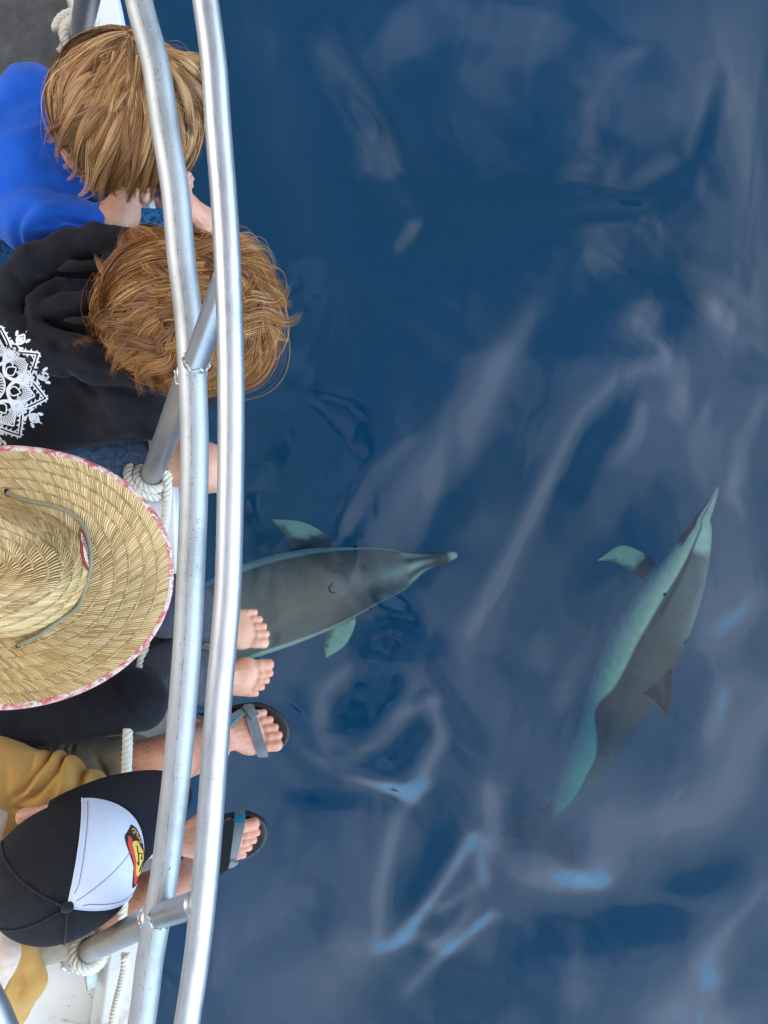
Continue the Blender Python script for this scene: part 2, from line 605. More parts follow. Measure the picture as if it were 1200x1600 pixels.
# ================================================================== the sea
def wave_field():
    """height of the sea near the boat on a regular grid: hand-placed swells and ripples"""
    st = 0.012
    xs = np.arange(-2.0, 2.8, st); ys = np.arange(-3.4, 3.4, st)
    X, Y = np.meshgrid(xs, ys, indexing='ij')
    px = X / H * F + 600; py = 800 - Y / H * F
    S = np.zeros_like(X)
    strokes = [
        # polyline over the water (photograph pixels at the surface), half-width, tilt
        ([(505, 90), (555, 160), (590, 245)], 38, 0.51), ([(600, 225), (612, 250)], 26, 0.37),
        ([(640, 60), (700, 25), (830, 60)], 45, 0.58), ([(770, 110), (900, 150)], 70, 0.44),
        ([(930, 230), (1000, 200), (1080, 170)], 70, 0.32), ([(1150, 20), (1190, 300)], 60, 0.32),
        ([(925, 215), (925, 160), (960, 110), (1000, 90)], 9, 0.43), ([(895, 260), (930, 250), (990, 280), (1050, 250)], 16, 0.34),
        ([(960, 270), (975, 235)], 9, 0.31), ([(1070, 280), (1110, 215), (1130, 120)], 12, -0.54),
        ([(880, 330), (960, 320), (1040, 300)], 20, -0.39), ([(1100, 280), (1085, 240)], 14, 0.39),
        ([(625, 390), (650, 350)], 15, 0.52), ([(985, 505), (1010, 495)], 22, 0.46), ([(930, 420), (1020, 340)], 45, 0.16),
        ([(1010, 440), (1060, 480)], 34, -0.34), ([(860, 540), (940, 480), (990, 400)], 40, -0.18),
        ([(600, 850), (650, 760), (720, 690), (775, 580)], 34, 0.53), ([(770, 585), (835, 490)], 20, 0.34),
        ([(640, 860), (690, 740)], 16, 0.28), ([(700, 745), (712, 690)], 10, -0.34),
        ([(540, 830), (580, 750), (640, 690)], 9, 0.34), ([(520, 850), (560, 790)], 9, 0.31),
        ([(735, 985), (790, 890), (850, 770), (905, 650), (960, 592), (1030, 570)], 12, 0.56),
        ([(1030, 570), (1065, 590), (1060, 640)], 14, 0.46), ([(960, 720), (985, 690), (1000, 640)], 10, 0.43),
        ([(980, 760), (1030, 680), (1060, 620)], 60, 0.22), ([(900, 760), (925, 690), (960, 650)], 24, -0.28),
        ([(1085, 690), (1115, 620)], 10, 0.26), ([(1150, 760), (1195, 620)], 16, 0.28), ([(1100, 720), (1150, 640)], 28, 0.19),
        ([(730, 840), (740, 980)], 60, 0.22), ([(640, 940), (700, 1000)], 34, 0.25), ([(430, 660), (500, 640)], 55, 0.24),
        ([(390, 780), (450, 690)], 30, 0.32),
        ([(1120, 985), (1180, 945)], 24, 0.26), ([(1108, 1145), (1130, 1080)], 20, 0.43),
        ([(600, 1010), (640, 975), (670, 1010)], 30, -0.46), ([(845, 1010), (850, 1030)], 18, 0.22),
        ([(880, 1100), (905, 1040)], 12, 0.22), ([(690, 900), (660, 1020)], 14, 0.16),
        # ripples thrown up behind the near dolphin
        ([(500, 1110), (508, 1070), (560, 1040), (620, 1035), (665, 1060)], 12, 0.28),
        ([(500, 1120), (512, 1180), (545, 1215), (600, 1238)], 10, 0.53), ([(520, 1152), (545, 1160)], 9, 0.69),
        ([(545, 1185), (590, 1160), (640, 1110), (675, 1095)], 12, 0.50), ([(675, 1095), (692, 1150), (650, 1225)], 11, 0.53),
        ([(560, 1215), (620, 1235), (650, 1225)], 16, 0.45), ([(615, 1120), (650, 1065)], 9, 0.43), ([(515, 1075), (540, 1050)], 8, 0.45),
        ([(545, 1130), (600, 1080)], 26, -0.33), ([(605, 1190), (655, 1140)], 20, -0.28),
        ([(640, 1250), (668, 1222)], 8, 0.75), ([(590, 1490), (592, 1400), (610, 1310), (640, 1250)], 10, 0.53),
        ([(600, 1500), (640, 1480)], 14, 0.50), ([(620, 1492), (665, 1425), (705, 1365), (735, 1310)], 9, 0.90),
        ([(735, 1305), (752, 1340), (758, 1385)], 11, 0.78), ([(640, 1420), (690, 1330)], 28, -0.43),
        ([(675, 1500), (720, 1455), (745, 1420), (735, 1395), (690, 1430)], 8, 0.45), ([(640, 1565), (705, 1500), (770, 1440)], 9, 0.65),
        ([(770, 1345), (850, 1395), (940, 1383)], 32, 0.30), ([(765, 1235), (772, 1310)], 20, 0.45), ([(930, 1380), (945, 1390)], 14, 0.31),
        ([(800, 1280), (900, 1330)], 22, -0.25),
        ([(400, 1440), (450, 1390), (520, 1330)], 60, 0.24), ([(345, 1520), (352, 1440)], 12, 0.26), ([(380, 1560), (460, 1540)], 60, 0.18),
        ([(460, 1290), (540, 1280)], 20, 0.20), ([(480, 1250), (540, 1255)], 16, -0.24), ([(540, 1420), (560, 1330)], 30, 0.12),
        ([(450, 1480), (500, 1450)], 34, -0.16), ([(1000, 1290), (1100, 1270)], 66, 0.24), ([(1110, 1330), (1160, 1220), (1195, 1120)], 44, 0.20),
        ([(820, 1500), (900, 1470), (1040, 1440), (1130, 1360)], 44, -0.34), ([(905, 1440), (900, 1560)], 22, 0.22),
        ([(1090, 1505), (1115, 1535)], 18, 0.28), ([(1040, 1590), (1110, 1570)], 50, 0.16), ([(1110, 1490), (1195, 1390)], 12, 0.18),
        ([(1140, 1560), (1195, 1500)], 34, -0.22), ([(1000, 1410), (1120, 1420)], 12, 0.18), ([(720, 1560), (860, 1580)], 50, -0.26),
        ([(1120, 0), (1150, 200), (1160, 380)], 120, 0.20), ([(1000, 60), (1080, 140)], 90, 0.14), ([(1040, 600), (1130, 760), (1150, 900)], 110, 0.20), ([(820, 900), (900, 960)], 90, 0.12),
        ([(360, 1330), (420, 1450), (480, 1560)], 110, 0.34), ([(560, 1480), (600, 1400), (640, 1280)], 60, 0.16), ([(620, 1130), (600, 1180)], 90, 0.16), ([(1080, 1260), (1130, 1180)], 110, 0.16), ([(1130, 1580), (1050, 1520)], 90, 0.08),
        ([(480, 340), (700, 420), (860, 300)], 70, -0.14), ([(420, 200), (480, 330)], 50, -0.16),
    ]
    for pts, wd, amp in strokes:
        pts = np.array(pts, float)
        best = np.full(px.shape, 1e9)
        # bounding crop for speed
        lo = pts.min(0) - 3 * wd; hi = pts.max(0) + 3 * wd
        i = np.nonzero((px[:, 0] > lo[0]) & (px[:, 0] < hi[0]))[0]; j = np.nonzero((py[0] > lo[1]) & (py[0] < hi[1]))[0]
        if len(i) == 0 or len(j) == 0:
            continue
        sl = (slice(i[0], i[-1] + 1), slice(j[0], j[-1] + 1))
        qx, qy = px[sl], py[sl]
        best = np.full(qx.shape, 1e9)
        for a in range(len(pts) - 1):
            ab = pts[a + 1] - pts[a]
            t = np.clip(((qx - pts[a, 0]) * ab[0] + (qy - pts[a, 1]) * ab[1]) / max(ab @ ab, 1e-9), 0, 1)
            best = np.minimum(best, np.hypot(qx - pts[a, 0] - t * ab[0], qy - pts[a, 1] - t * ab[1]))
        S[sl] += amp * np.exp(-(best / wd) ** 2)
    # random small swell, crests running up to the right
    g = np.random.default_rng(4)
    for k in range(46):
        lam = g.uniform(0.22, 1.3)
        ang = math.radians(-42) + g.normal(0, 0.55)
        kv = 2 * np.pi / lam
        S += g.uniform(0.2, 1) * 0.030 * (lam / 1.0) ** 0.4 * np.sin(kv * (X * math.cos(ang) + Y * math.sin(ang)) + g.uniform(0, 6.28))
    # taper to calm at the edges of the grid
    w = np.clip((X + 2.0) / 0.6, 0, 1) * np.clip((2.76 - X) / 0.6, 0, 1) * np.clip((Y + 3.4) / 0.6, 0, 1) * np.clip((3.36 - Y) / 0.6, 0, 1)
    w = w * w * (3 - 2 * w)
    # slope towards the light -> height (least squares, favouring smooth crests across)
    U = -np.array([0.76, -0.65])          # slopes facing the bright half of the sky
    S = 0.85 * np.tanh(S / 0.85)
    T = S * w * 0.90
    kx = 2 * np.pi * np.fft.fftfreq(T.shape[0], st)[:, None]; ky = 2 * np.pi * np.fft.fftfreq(T.shape[1], st)[None, :]
    ku = kx * U[0] + ky * U[1]; kw = -kx * U[1] + ky * U[0]
    Hk = np.conj(1j * ku) * np.fft.fft2(T) / (ku ** 2 + 0.04 * kw ** 2 + 2.2)
    Hk *= np.exp(-(kx ** 2 + ky ** 2) * 0.0095 ** 2)
    return xs, ys, np.real(np.fft.ifft2(Hk)) * w


def sample_field(fld, X, Y):
    xs, ys, h = fld
    st = xs[1] - xs[0]
    fx = np.clip((X - xs[0]) / st, 0, len(xs) - 1.001); fy = np.clip((Y - ys[0]) / st, 0, len(ys) - 1.001)
    i, j = fx.astype(int), fy.astype(int)
    a, b = fx - i, fy - j
    r = (h[i, j] * (1 - a) + h[i + 1, j] * a) * (1 - b) + (h[i, j + 1] * (1 - a) + h[i + 1, j + 1] * a) * b
    inside = (X >= xs[0]) & (X <= xs[-1]) & (Y >= ys[0]) & (Y <= ys[-1])
    return np.where(inside, r, 0)


def build_sea():
    fld = wave_field()

    def axis(lo, hi, st, far):
        c = np.arange(lo, hi + st / 2, st)
        g = []; s_, p = st, hi
        while p < far:
            s_ *= 1.22; p += s_; g.append(p)
        g = np.array(g)
        return np.concatenate([(lo + hi) - g[::-1], c, g])
    xs = axis(-1.0, 1.7, 0.0105, 420); ys = axis(-2.2, 2.2, 0.0105, 420)
    X, Y = np.meshgrid(xs, ys, indexing='ij')
    Z = sample_field(fld, X, Y)
    r = np.hypot(X, Y)
    g = np.random.default_rng(9)
    far = np.clip((np.maximum(np.abs(X - 0.4) - 1.9, np.abs(Y) - 2.5)) / 2.0, 0, 1)
    sw = np.zeros_like(X)
    for k in range(18):
        lam = g.uniform(1.2, 9)
        a = math.radians(-42) + g.normal(0, 0.5)
        sw += 0.008 * lam * np.sin(2 * np.pi / lam * (X * math.cos(a) + Y * math.sin(a)) + g.uniform(0, 6.28)) * np.clip(1 - r / (lam * 14), 0, 1) / 3
    Z = Z + sw * far
    nx, ny = X.shape
    v = np.stack([X, Y, Z], -1).reshape(-1, 3)
    i, j = np.meshgrid(np.arange(nx - 1), np.arange(ny - 1), indexing='ij')
    top = np.stack([i * ny + j, (i + 1) * ny + j, (i + 1) * ny + j + 1, i * ny + j + 1], -1).reshape(-1, 4)
    # sides and bottom, so that the water is one closed body
    DEEP = -14.0
    ring = [(a, 0) for a in range(nx)] + [(nx - 1, b) for b in range(1, ny)] + [(a, ny - 1) for a in range(nx - 2, -1, -1)] + [(0, b) for b in range(ny - 2, 0, -1)]
    rid = np.array([a * ny + b for a, b in ring])
    bot = v[rid].copy(); bot[:, 2] = DEEP
    b0 = len(v)
    v = np.vstack([v, bot, [[0, 0, DEEP]]])
    n = len(ring)
    faces = [top]
    k = np.arange(n); k2 = (k + 1) % n
    side = np.stack([rid[k], b0 + k, b0 + k2, rid[k2]], -1)
    fl = top.tolist() + side.tolist() + [[b0 + int(a), b0 + n, b0 + int(b)] for a, b in zip(k, k2)]
    m = bpy.data.materials.new('sea_water'); m.use_nodes = True
    nt = m.node_tree; nt.nodes.clear()
    fr = node(nt, 'ShaderNodeFresnel'); fr.inputs['IOR'].default_value = 1.48
    tr = node(nt, 'ShaderNodeBsdfTransparent')
    gl = node(nt, 'ShaderNodeBsdfGlossy'); gl.inputs['Roughness'].default_value = 0.06
    ms = node(nt, 'ShaderNodeMixShader')
    co = objco(nt)
    bm = node(nt, 'ShaderNodeBump'); bm.inputs['Strength'].default_value = 0.35; bm.inputs['Distance'].default_value = 0.02
    mp = node(nt, 'ShaderNodeMapping'); mp.inputs['Rotation'].default_value = (0, 0, math.radians(-42)); mp.inputs['Scale'].default_value = (1.5, 0.8, 1)
    link(nt, co, mp.inputs[0])
    link(nt, noise(nt, 4.0, 2, 0.4, mp.outputs[0], 0.6), bm.inputs['Height'])
    link(nt, bm.outputs[0], gl.inputs['Normal']); link(nt, bm.outputs[0], fr.inputs['Normal'])
    link(nt, fr.outputs[0], ms.inputs[0]); link(nt, tr.outputs[0], ms.inputs[1]); link(nt, gl.outputs[0], ms.inputs[2])
    out = node(nt, 'ShaderNodeOutputMaterial')
    link(nt, ms.outputs[0], out.inputs['Surface'])
    # scattering and absorption of clear blue sea water (per metre)
    ss = (0.046, 0.069, 0.300); sa = (0.78, 0.056, 0.024)
    vs = node(nt, 'ShaderNodeVolumeScatter'); va = node(nt, 'ShaderNodeVolumeAbsorption'); ad = node(nt, 'ShaderNodeAddShader')
    d = max(ss); vs.inputs['Density'].default_value = d; vs.inputs['Color'].default_value = (ss[0] / d, ss[1] / d, ss[2] / d, 1)
    vs.inputs['Anisotropy'].default_value = 0.0
    d = max(sa); va.inputs['Density'].default_value = d; va.inputs['Color'].default_value = (1 - sa[0] / d, 1 - sa[1] / d, 1 - sa[2] / d, 1)
    link(nt, vs.outputs[0], ad.inputs[0]); link(nt, va.outputs[0], ad.inputs[1]); link(nt, ad.outputs[0], out.inputs['Volume'])
    o = mesh_obj('water', v, fl, m)
    tag(o, 'deep blue sea with soft ripples and pale cloud reflections', 'sea', kind='structure')
    fm = simple_mat('seabed_silt', (0.012, 0.03, 0.05), 1.0)
    q = 430
    fo = mesh_obj('sea_floor', [(-q, -q, -13.9), (q, -q, -13.9), (q, q, -13.9), (-q, q, -13.9)], [[0, 1, 2, 3]], fm, smooth=False)
    tag(fo, 'dark sea floor far below the water', 'sea floor', kind='structure')


build_sea()

# ================================================================== dolphins
def dolphin_mat(name):
    m, nt, b = new_mat(name)
    c = vcol(nt)
    co = objco(nt)
    f = noise(nt, 26, 5, 0.6, co)
    c2 = mixc(nt, 1.0, c, ramp(nt, f, [(0.3, (0.86, 0.86, 0.86)), (0.7, (1.1, 1.1, 1.1))]), 'MULTIPLY')
    mp = node(nt, 'ShaderNodeMapping'); mp.inputs['Scale'].default_value = (9, 60, 30); mp.inputs['Rotation'].default_value = (0, 0, 0.5); link(nt, co, mp.inputs[0])
    scr = ramp(nt, noise(nt, 1.0, 3, 0.6, mp.outputs[0], 1.0), [(0.66, (0, 0, 0)), (0.70, (1, 1, 1))])
    c2 = mixc(nt, mathn(nt, 'MULTIPLY', scr, 0.22), c2, (0.5, 0.5, 0.48))
    link(nt, c2, b.inputs['Base Color'])
    b.inputs['Roughness'].default_value = 0.45
    b.inputs['Specular IOR Level'].default_value = 0.1
    return m


def sstep(a, b, x):
    t = np.clip((x - a) / (b - a), 0, 1)
    return t * t * (3 - 2 * t)


def lerp(a, b, t):
    return a + (b - a) * t


DM = dolphin_mat('dolphin_skin')


def fin(mb, lead, trail, thick, nspan, nch, colf):
    """a flat foil between a leading and a trailing edge, lens-shaped in section"""
    L = catmull(lead, nspan); T = catmull(trail, nspan)
    n = min(len(L), len(T)); L, T = L[:n], T[:n]
    up = np.cross(L[n // 2] - L[0], T[0] - L[0]); up /= np.linalg.norm(up)
    if up[2] < 0:
        up = -up
    t = np.linspace(0, 1, nch)
    prof = np.sqrt(np.clip(t, 0, 1)) * (1 - t) * 1.9 + 0.02
    s = np.linspace(0, 1, n)
    for sg in (1, -1):
        P = L[:, None, :] * (1 - t)[None, :, None] + T[:, None, :] * t[None, :, None]
        P = P + sg * up * (prof[None, :, None] * thick * (1 - 0.8 * s)[:, None, None])
        i, j = np.meshgrid(np.arange(n - 1), np.arange(nch - 1), indexing='ij')
        f = np.stack([i * nch + j, (i + 1) * nch + j, (i + 1) * nch + j + 1, i * nch + j + 1], -1).reshape(-1, 4)
        if sg < 0:
            f = f[:, ::-1]
        S, Tt = np.meshgrid(s, t, indexing='ij')
        mb.add(P.reshape(-1, 3), f, colf(S.ravel(), Tt.ravel(), P.reshape(-1, 3)))


def dolphin(name, spine, heights, roll, cape, label, fins, seam_dark):
    """spine: (centre, half-width) beak to tail; cape: angle of the dark back's edge along the body"""
    C = catmull(np.array([p for p, w in spine]), 220)
    s_in = np.linspace(0, 1, len(spine)); s = np.linspace(0, 1, len(C))
    # arc-length parameter of the body
    hw = np.interp(s, s_in, [w for p, w in spine]); k = np.ones(7) / 7
    hw = np.convolve(np.pad(hw, 3, 'edge'), k, 'valid')
    hh = hw * np.interp(s, *heights)
    L = np.concatenate([[0], np.cumsum(np.linalg.norm(np.diff(C, axis=0), axis=1))]); L /= L[-1]
    T = np.gradient(C, axis=0); T /= np.linalg.norm(T, axis=1)[:, None]
    rl = np.interp(L, *roll)
    up = np.tile([0, 0, 1.0], (len(C), 1)); side = np.cross(T, up); side /= np.linalg.norm(side, axis=1)[:, None]
    up = np.cross(side, T)
    D = np.cos(rl)[:, None] * up + np.sin(rl)[:, None] * side            # dorsal direction
    R = np.cos(rl)[:, None] * side - np.sin(rl)[:, None] * up
    n = 176
    a = np.linspace(0, 2 * np.pi, n, endpoint=False)                     # 0 = dorsal
    ring = D[:, None, :] * (np.cos(a)[None, :, None] * hh[:, None, None]) + R[:, None, :] * (np.sin(a)[None, :, None] * hw[:, None, None])
    P = C[:, None, :] + ring
    ang = np.abs(np.where(a > np.pi, a - 2 * np.pi, a))
    A = np.tile(ang, (len(C), 1)); LL = np.tile(L[:, None], (1, n)); SA = np.tile(np.sin(a), (len(C), 1))
    dark = np.array([0.108, 0.102, 0.092]) * (2.4 if seam_dark else 1.15); pale = np.array([0.90, 0.96, 0.80]); white = np.array([0.78, 0.78, 0.74]); grey = np.array([0.27, 0.30, 0.31])
    lt = np.linspace(0, 1, 400); ct = np.interp(lt, *cape)
    kk = np.exp(-np.linspace(-2, 2, 21) ** 2); ct = np.convolve(np.pad(ct, 10, 'edge'), kk / kk.sum(), 'valid')
    edge = np.interp(LL, lt, ct)
    f = sstep(-0.05, 0.05, A - edge)[..., None]
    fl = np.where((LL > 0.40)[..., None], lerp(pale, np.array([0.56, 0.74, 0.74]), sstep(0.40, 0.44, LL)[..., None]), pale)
    fl = lerp(fl, white, sstep(1.9, 2.3, A)[..., None] * (1 - sstep(0.6, 0.8, LL))[..., None])
    # the dark back fades to slate on the tail stock, and to pale grey over the melon
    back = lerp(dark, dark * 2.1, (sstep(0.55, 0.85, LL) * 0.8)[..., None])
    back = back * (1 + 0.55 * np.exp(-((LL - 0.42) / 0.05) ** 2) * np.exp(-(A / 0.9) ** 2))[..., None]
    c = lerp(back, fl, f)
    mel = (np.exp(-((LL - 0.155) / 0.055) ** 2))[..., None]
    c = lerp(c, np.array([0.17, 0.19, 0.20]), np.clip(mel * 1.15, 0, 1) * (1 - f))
    # blaze from blowhole to beak, dark beak with pale streaks
    bz = np.exp(-(A / 0.34) ** 2) * sstep(0.27, 0.2, LL) * sstep(0.075, 0.12, LL)
    c = lerp(c, np.array([0.42, 0.47, 0.48]), (bz * 0.75)[..., None])
    bk = sstep(0.115, 0.095, LL)[..., None]
    st = (0.5 + 0.5 * np.cos(A * 7.0))[..., None]
    beak = lerp(np.array([0.11, 0.11, 0.11]), np.array([0.50, 0.54, 0.54]), st * sstep(0.035, 0.085, LL)[..., None])
    if seam_dark:
        c = lerp(c, beak, bk)
    else:
        c = lerp(c, lerp(np.array([0.72, 0.86, 0.86]), np.array([0.06, 0.06, 0.06]), sstep(1.75, 1.9, A)[..., None]), bk)
        # dark line from beak through the eye
        ln = np.exp(-((A - (1.22 + 0.6 * (LL - 0.1))) / 0.09) ** 2) * sstep(0.24, 0.2, LL)
        c = lerp(c, np.array([0.04, 0.04, 0.045]), (ln * 0.9)[..., None])
    c = lerp(c, np.array([0.13, 0.145, 0.125]), (sstep(0.86, 0.97, LL) * 0.85)[..., None])
    tip = sstep(0.022, 0.008, LL)[..., None]
    c = lerp(c, np.array([0.7, 0.7, 0.66]), tip)
    i, j = np.meshgrid(np.arange(len(C) - 1), np.arange(n), indexing='ij'); j2 = (j + 1) % n
    fc = np.stack([i * n + j, i * n + j2, (i + 1) * n + j2, (i + 1) * n + j], -1).reshape(-1, 4)
    mb = MB()
    v = P.reshape(-1, 3)
    v = np.vstack([v, C[0] - T[0] * hw[0] * 0.6, C[-1] + T[-1] * hw[-1]])
    cc_ = np.vstack([c.reshape(-1, 3), c[0, 0], c[-1, 0]])
    m = len(C) * n
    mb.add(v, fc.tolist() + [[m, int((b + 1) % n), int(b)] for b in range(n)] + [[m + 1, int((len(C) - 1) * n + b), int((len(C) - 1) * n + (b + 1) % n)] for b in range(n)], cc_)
    for fn in fins:
        fin(mb, *fn)
    root = empty(name, C[len(C) // 2])
    tag(root, label, 'dolphin', 'dolphins swimming beside the boat')
    mb.build('body', DM, root)
    # blowhole: a crescent slit on top of the head
    ib = int(np.argmin(np.abs(L - 0.235)))
    bh = []
    for t in np.linspace(-1, 1, 13):
        q = ib + int(round(2.0 * (1 - t * t)))
        ph = t * 0.13
        bh.append(C[q] + D[q] * hh[q] * math.cos(ph) * 1.0 + R[q] * hw[q] * math.sin(ph))
    bmb = MB(); bmb.tube(np.array(bh), 0.0022 * np.sin(np.linspace(0.25, np.pi - 0.25, 13)) + 0.001, 8, (0.01, 0.01, 0.01))
    bmb.build('blowhole', DM, root)
    ie = int(np.argmin(np.abs(L - 0.185)))
    for sg in (1, -1):
        q = C[ie] + D[ie] * hh[ie] * math.cos(1.45) + R[ie] * hw[ie] * math.sin(1.45) * sg
        e = MB(); e.tube(np.array([q - T[ie] * 0.009, q - T[ie] * 0.004, q + T[ie] * 0.004, q + T[ie] * 0.009]), [0.001, 0.006, 0.006, 0.001], 10, (0.01, 0.01, 0.012))
        e.build('eye', DM, root)
    return root


def flip_col(base_dark, tipdark=True):
    def f(s, t, P):
        pale = np.array([0.64, 0.66, 0.57]); dark = np.array([0.07, 0.07, 0.065])
        nz_ = fbm(P, 45, 3) * 0.5
        k = sstep(0.22, 0.36, s + nz_ * 0.25) * (1 - 0.75 * sstep(0.62, 0.98, t + nz_ * 0.7))
        if tipdark:
            k = k * (1 - 0.8 * sstep(0.93, 1.0, s))
        return lerp(dark, pale, k[:, None])
    return f


def dark_col(s, t, P):
    c = np.tile(np.array([0.055, 0.052, 0.05]), (len(s), 1))
    m = np.exp(-((s - 0.35) / 0.22) ** 2 - ((t - 0.45) / 0.2) ** 2) + fbm(P, 60, 8) * 0.4
    return lerp(c, np.array([0.20, 0.21, 0.20]), np.clip(m, 0, 0.7)[:, None])


d1 = 3.22
k1 = d1 / F
sp1 = [((713, 867), 4.5, 3.22), ((703, 869), 7.5, 3.215), ((690, 872), 9.5, 3.21), ((672, 876), 12.5, 3.205), ((655, 880), 17, 3.20), ((637, 886), 26, 3.20), ((612, 893), 35.5, 3.19), ((585, 898), 42, 3.18), ((545, 908), 53, 3.18),
       ((490, 923), 66, 3.18), ((430, 941), 72, 3.19), ((370, 962), 72, 3.21), ((305, 990), 63, 3.25), ((240, 1025), 49, 3.30), ((180, 1065), 33, 3.38), ((125, 1110), 18, 3.50), ((85, 1150), 9, 3.62)]
sp1 = [(V(p[0], p[1], d), w * d / F) for p, w, d in sp1]
fl1 = ([V(522, 858, 3.27), V(505, 833, 3.29), V(470, 815, 3.32), V(423, 811, 3.36)], [V(452, 862, 3.29), V(448, 840, 3.31), V(436, 825, 3.33), V(423, 812, 3.36)], 0.012, 26, 12, flip_col(True))
fl2 = ([V(548, 948, 3.27), V(556, 970, 3.29), V(541, 1006, 3.32), V(509, 1029, 3.36)], [V(505, 962, 3.29), V(510, 985, 3.31), V(507, 1005, 3.33), V(508, 1028, 3.36)], 0.012, 26, 12, flip_col(True))
tl = V(85, 1150, 3.62)
flk1 = ([tl + [0.03, -0.02, 0], tl + [-0.02, 0.12, 0], tl + [-0.16, 0.24, -0.03]], [tl + [-0.06, 0.04, -.02], tl + [-0.10, 0.12, -.02], tl + [-0.165, 0.24, -0.03]], 0.012, 20, 10, dark_col)
flk2 = ([tl + [0.03, -0.02, 0], tl + [0.05, -0.15, 0], tl + [-0.02, -0.28, -0.03]], [tl + [-0.06, 0.04, -.02], tl + [-0.03, -0.08, -.02], tl + [-0.03, -0.28, -0.03]], 0.012, 20, 10, dark_col)
df = V(330, 975, 2.98)
dor1 = ([V(365, 962, 3.04), V(330, 976, 2.96), V(285, 1002, 2.90)], [V(300, 992, 3.08), V(295, 996, 3.0), V(284, 1003, 2.91)], 0.02, 20, 10, dark_col)
dolphin('dolphin', sp1, ([0, .1, .2, .5, .8, 1], [.8, .85, .95, 1.0, 1.15, 1.5]), ([0, 1], [0.0, 0.0]),
        ([0, .1, .16, .25, .4, .55, .62, .8, 1], [1.0, 1.2, 1.25, 1.10, 1.02, 1.08, 1.2, .9, .7]),
        'grey dolphin at the surface next to the dangling feet, beak pointing right', [fl1, fl2, flk1, flk2, dor1], True)

sp2 = [((1121, 762), 2.5, 3.42), ((1117, 773), 5, 3.42), ((1107, 794), 9, 3.43), ((1098, 811), 12, 3.44), ((1094, 828), 19, 3.45), ((1085, 852), 29, 3.46), ((1073, 882), 38, 3.47), ((1055, 920), 48, 3.49), ((1031, 965), 57, 3.51),
       ((1008, 1006), 60, 3.54), ((988, 1046), 57, 3.58), ((967, 1090), 48, 3.64), ((945, 1135), 38, 3.74), ((925, 1175), 29, 3.88), ((905, 1210), 21, 3.98), ((885, 1241), 15, 4.12), ((868, 1263), 10, 4.24), ((857, 1277), 7, 4.3)]
_V0 = V


def V(px, py, d):                       # the second dolphin swims a little higher than first measured
    return _V0(px, py, 3.2 + (d - 3.42) * 1.75)


sp2 = [(V(p[0], p[1], d), w * (0.87 if w > 22 else 0.95) * (3.2 + (d - 3.42) * 1.75) / F) for p, w, d in sp2]
f2a = ([V(1026, 880, 3.52), V(1000, 861, 3.54), V(968, 853, 3.56), V(934, 875, 3.58)], [V(1004, 905, 3.52), V(985, 893, 3.54), V(960, 879, 3.56), V(934, 876, 3.58)], 0.012, 26, 12, flip_col(True, False))
f2b = ([V(1030, 905, 3.85), V(1060, 935, 4.0), V(1060, 965, 4.1)], [V(1010, 935, 3.85), V(1030, 950, 4.0), V(1058, 966, 4.1)], 0.012, 20, 10, flip_col(True))
d2 = ([V(1030, 1008, 3.52), V(1048, 1036, 3.49), V(1050, 1080, 3.46), V(1044, 1120, 3.45)], [V(986, 1078, 3.54), V(1010, 1086, 3.50), V(1026, 1098, 3.47), V(1043, 1120, 3.45)], 0.018, 26, 12, dark_col)
fk = 4.3


def fluke_col(s, t, P):
    return np.tile(np.array([0.10, 0.115, 0.085]), (len(s), 1)) * (1 - 0.45 * s)[:, None]


k2a = ([V(872, 1254, fk), V(826, 1272, fk), V(784, 1302, 4.34)], [V(850, 1306, fk), V(828, 1314, fk), V(786, 1305, 4.34)], 0.016, 22, 10, fluke_col)
k2b = ([V(856, 1258, fk), V(890, 1306, fk), V(900, 1367, 4.34)], [V(838, 1304, fk), V(862, 1340, fk), V(897, 1369, 4.34)], 0.016, 22, 10, fluke_col)
dolphin('dolphin', sp2, ([0, .1, .2, .5, .8, 1], [.8, .85, .95, 1.02, 1.25, 1.6]), ([0, .15, .4, .7, 1], [-0.75, -0.85, -0.90, -0.8, -0.2]),
        ([0, .1, .16, .22, .30, .36, .41, .44, .49, .56, .65, .75, .88, 1], [.8, 1.25, 1.42, 1.45, 1.48, 1.58, 1.92, 1.92, 1.5, 1.28, 1.08, .85, .6, .4]),
        'pale-sided dolphin banking in deeper water, tail fading into the blue', [f2a, f2b, d2, k2a, k2b], False)

V = _V0
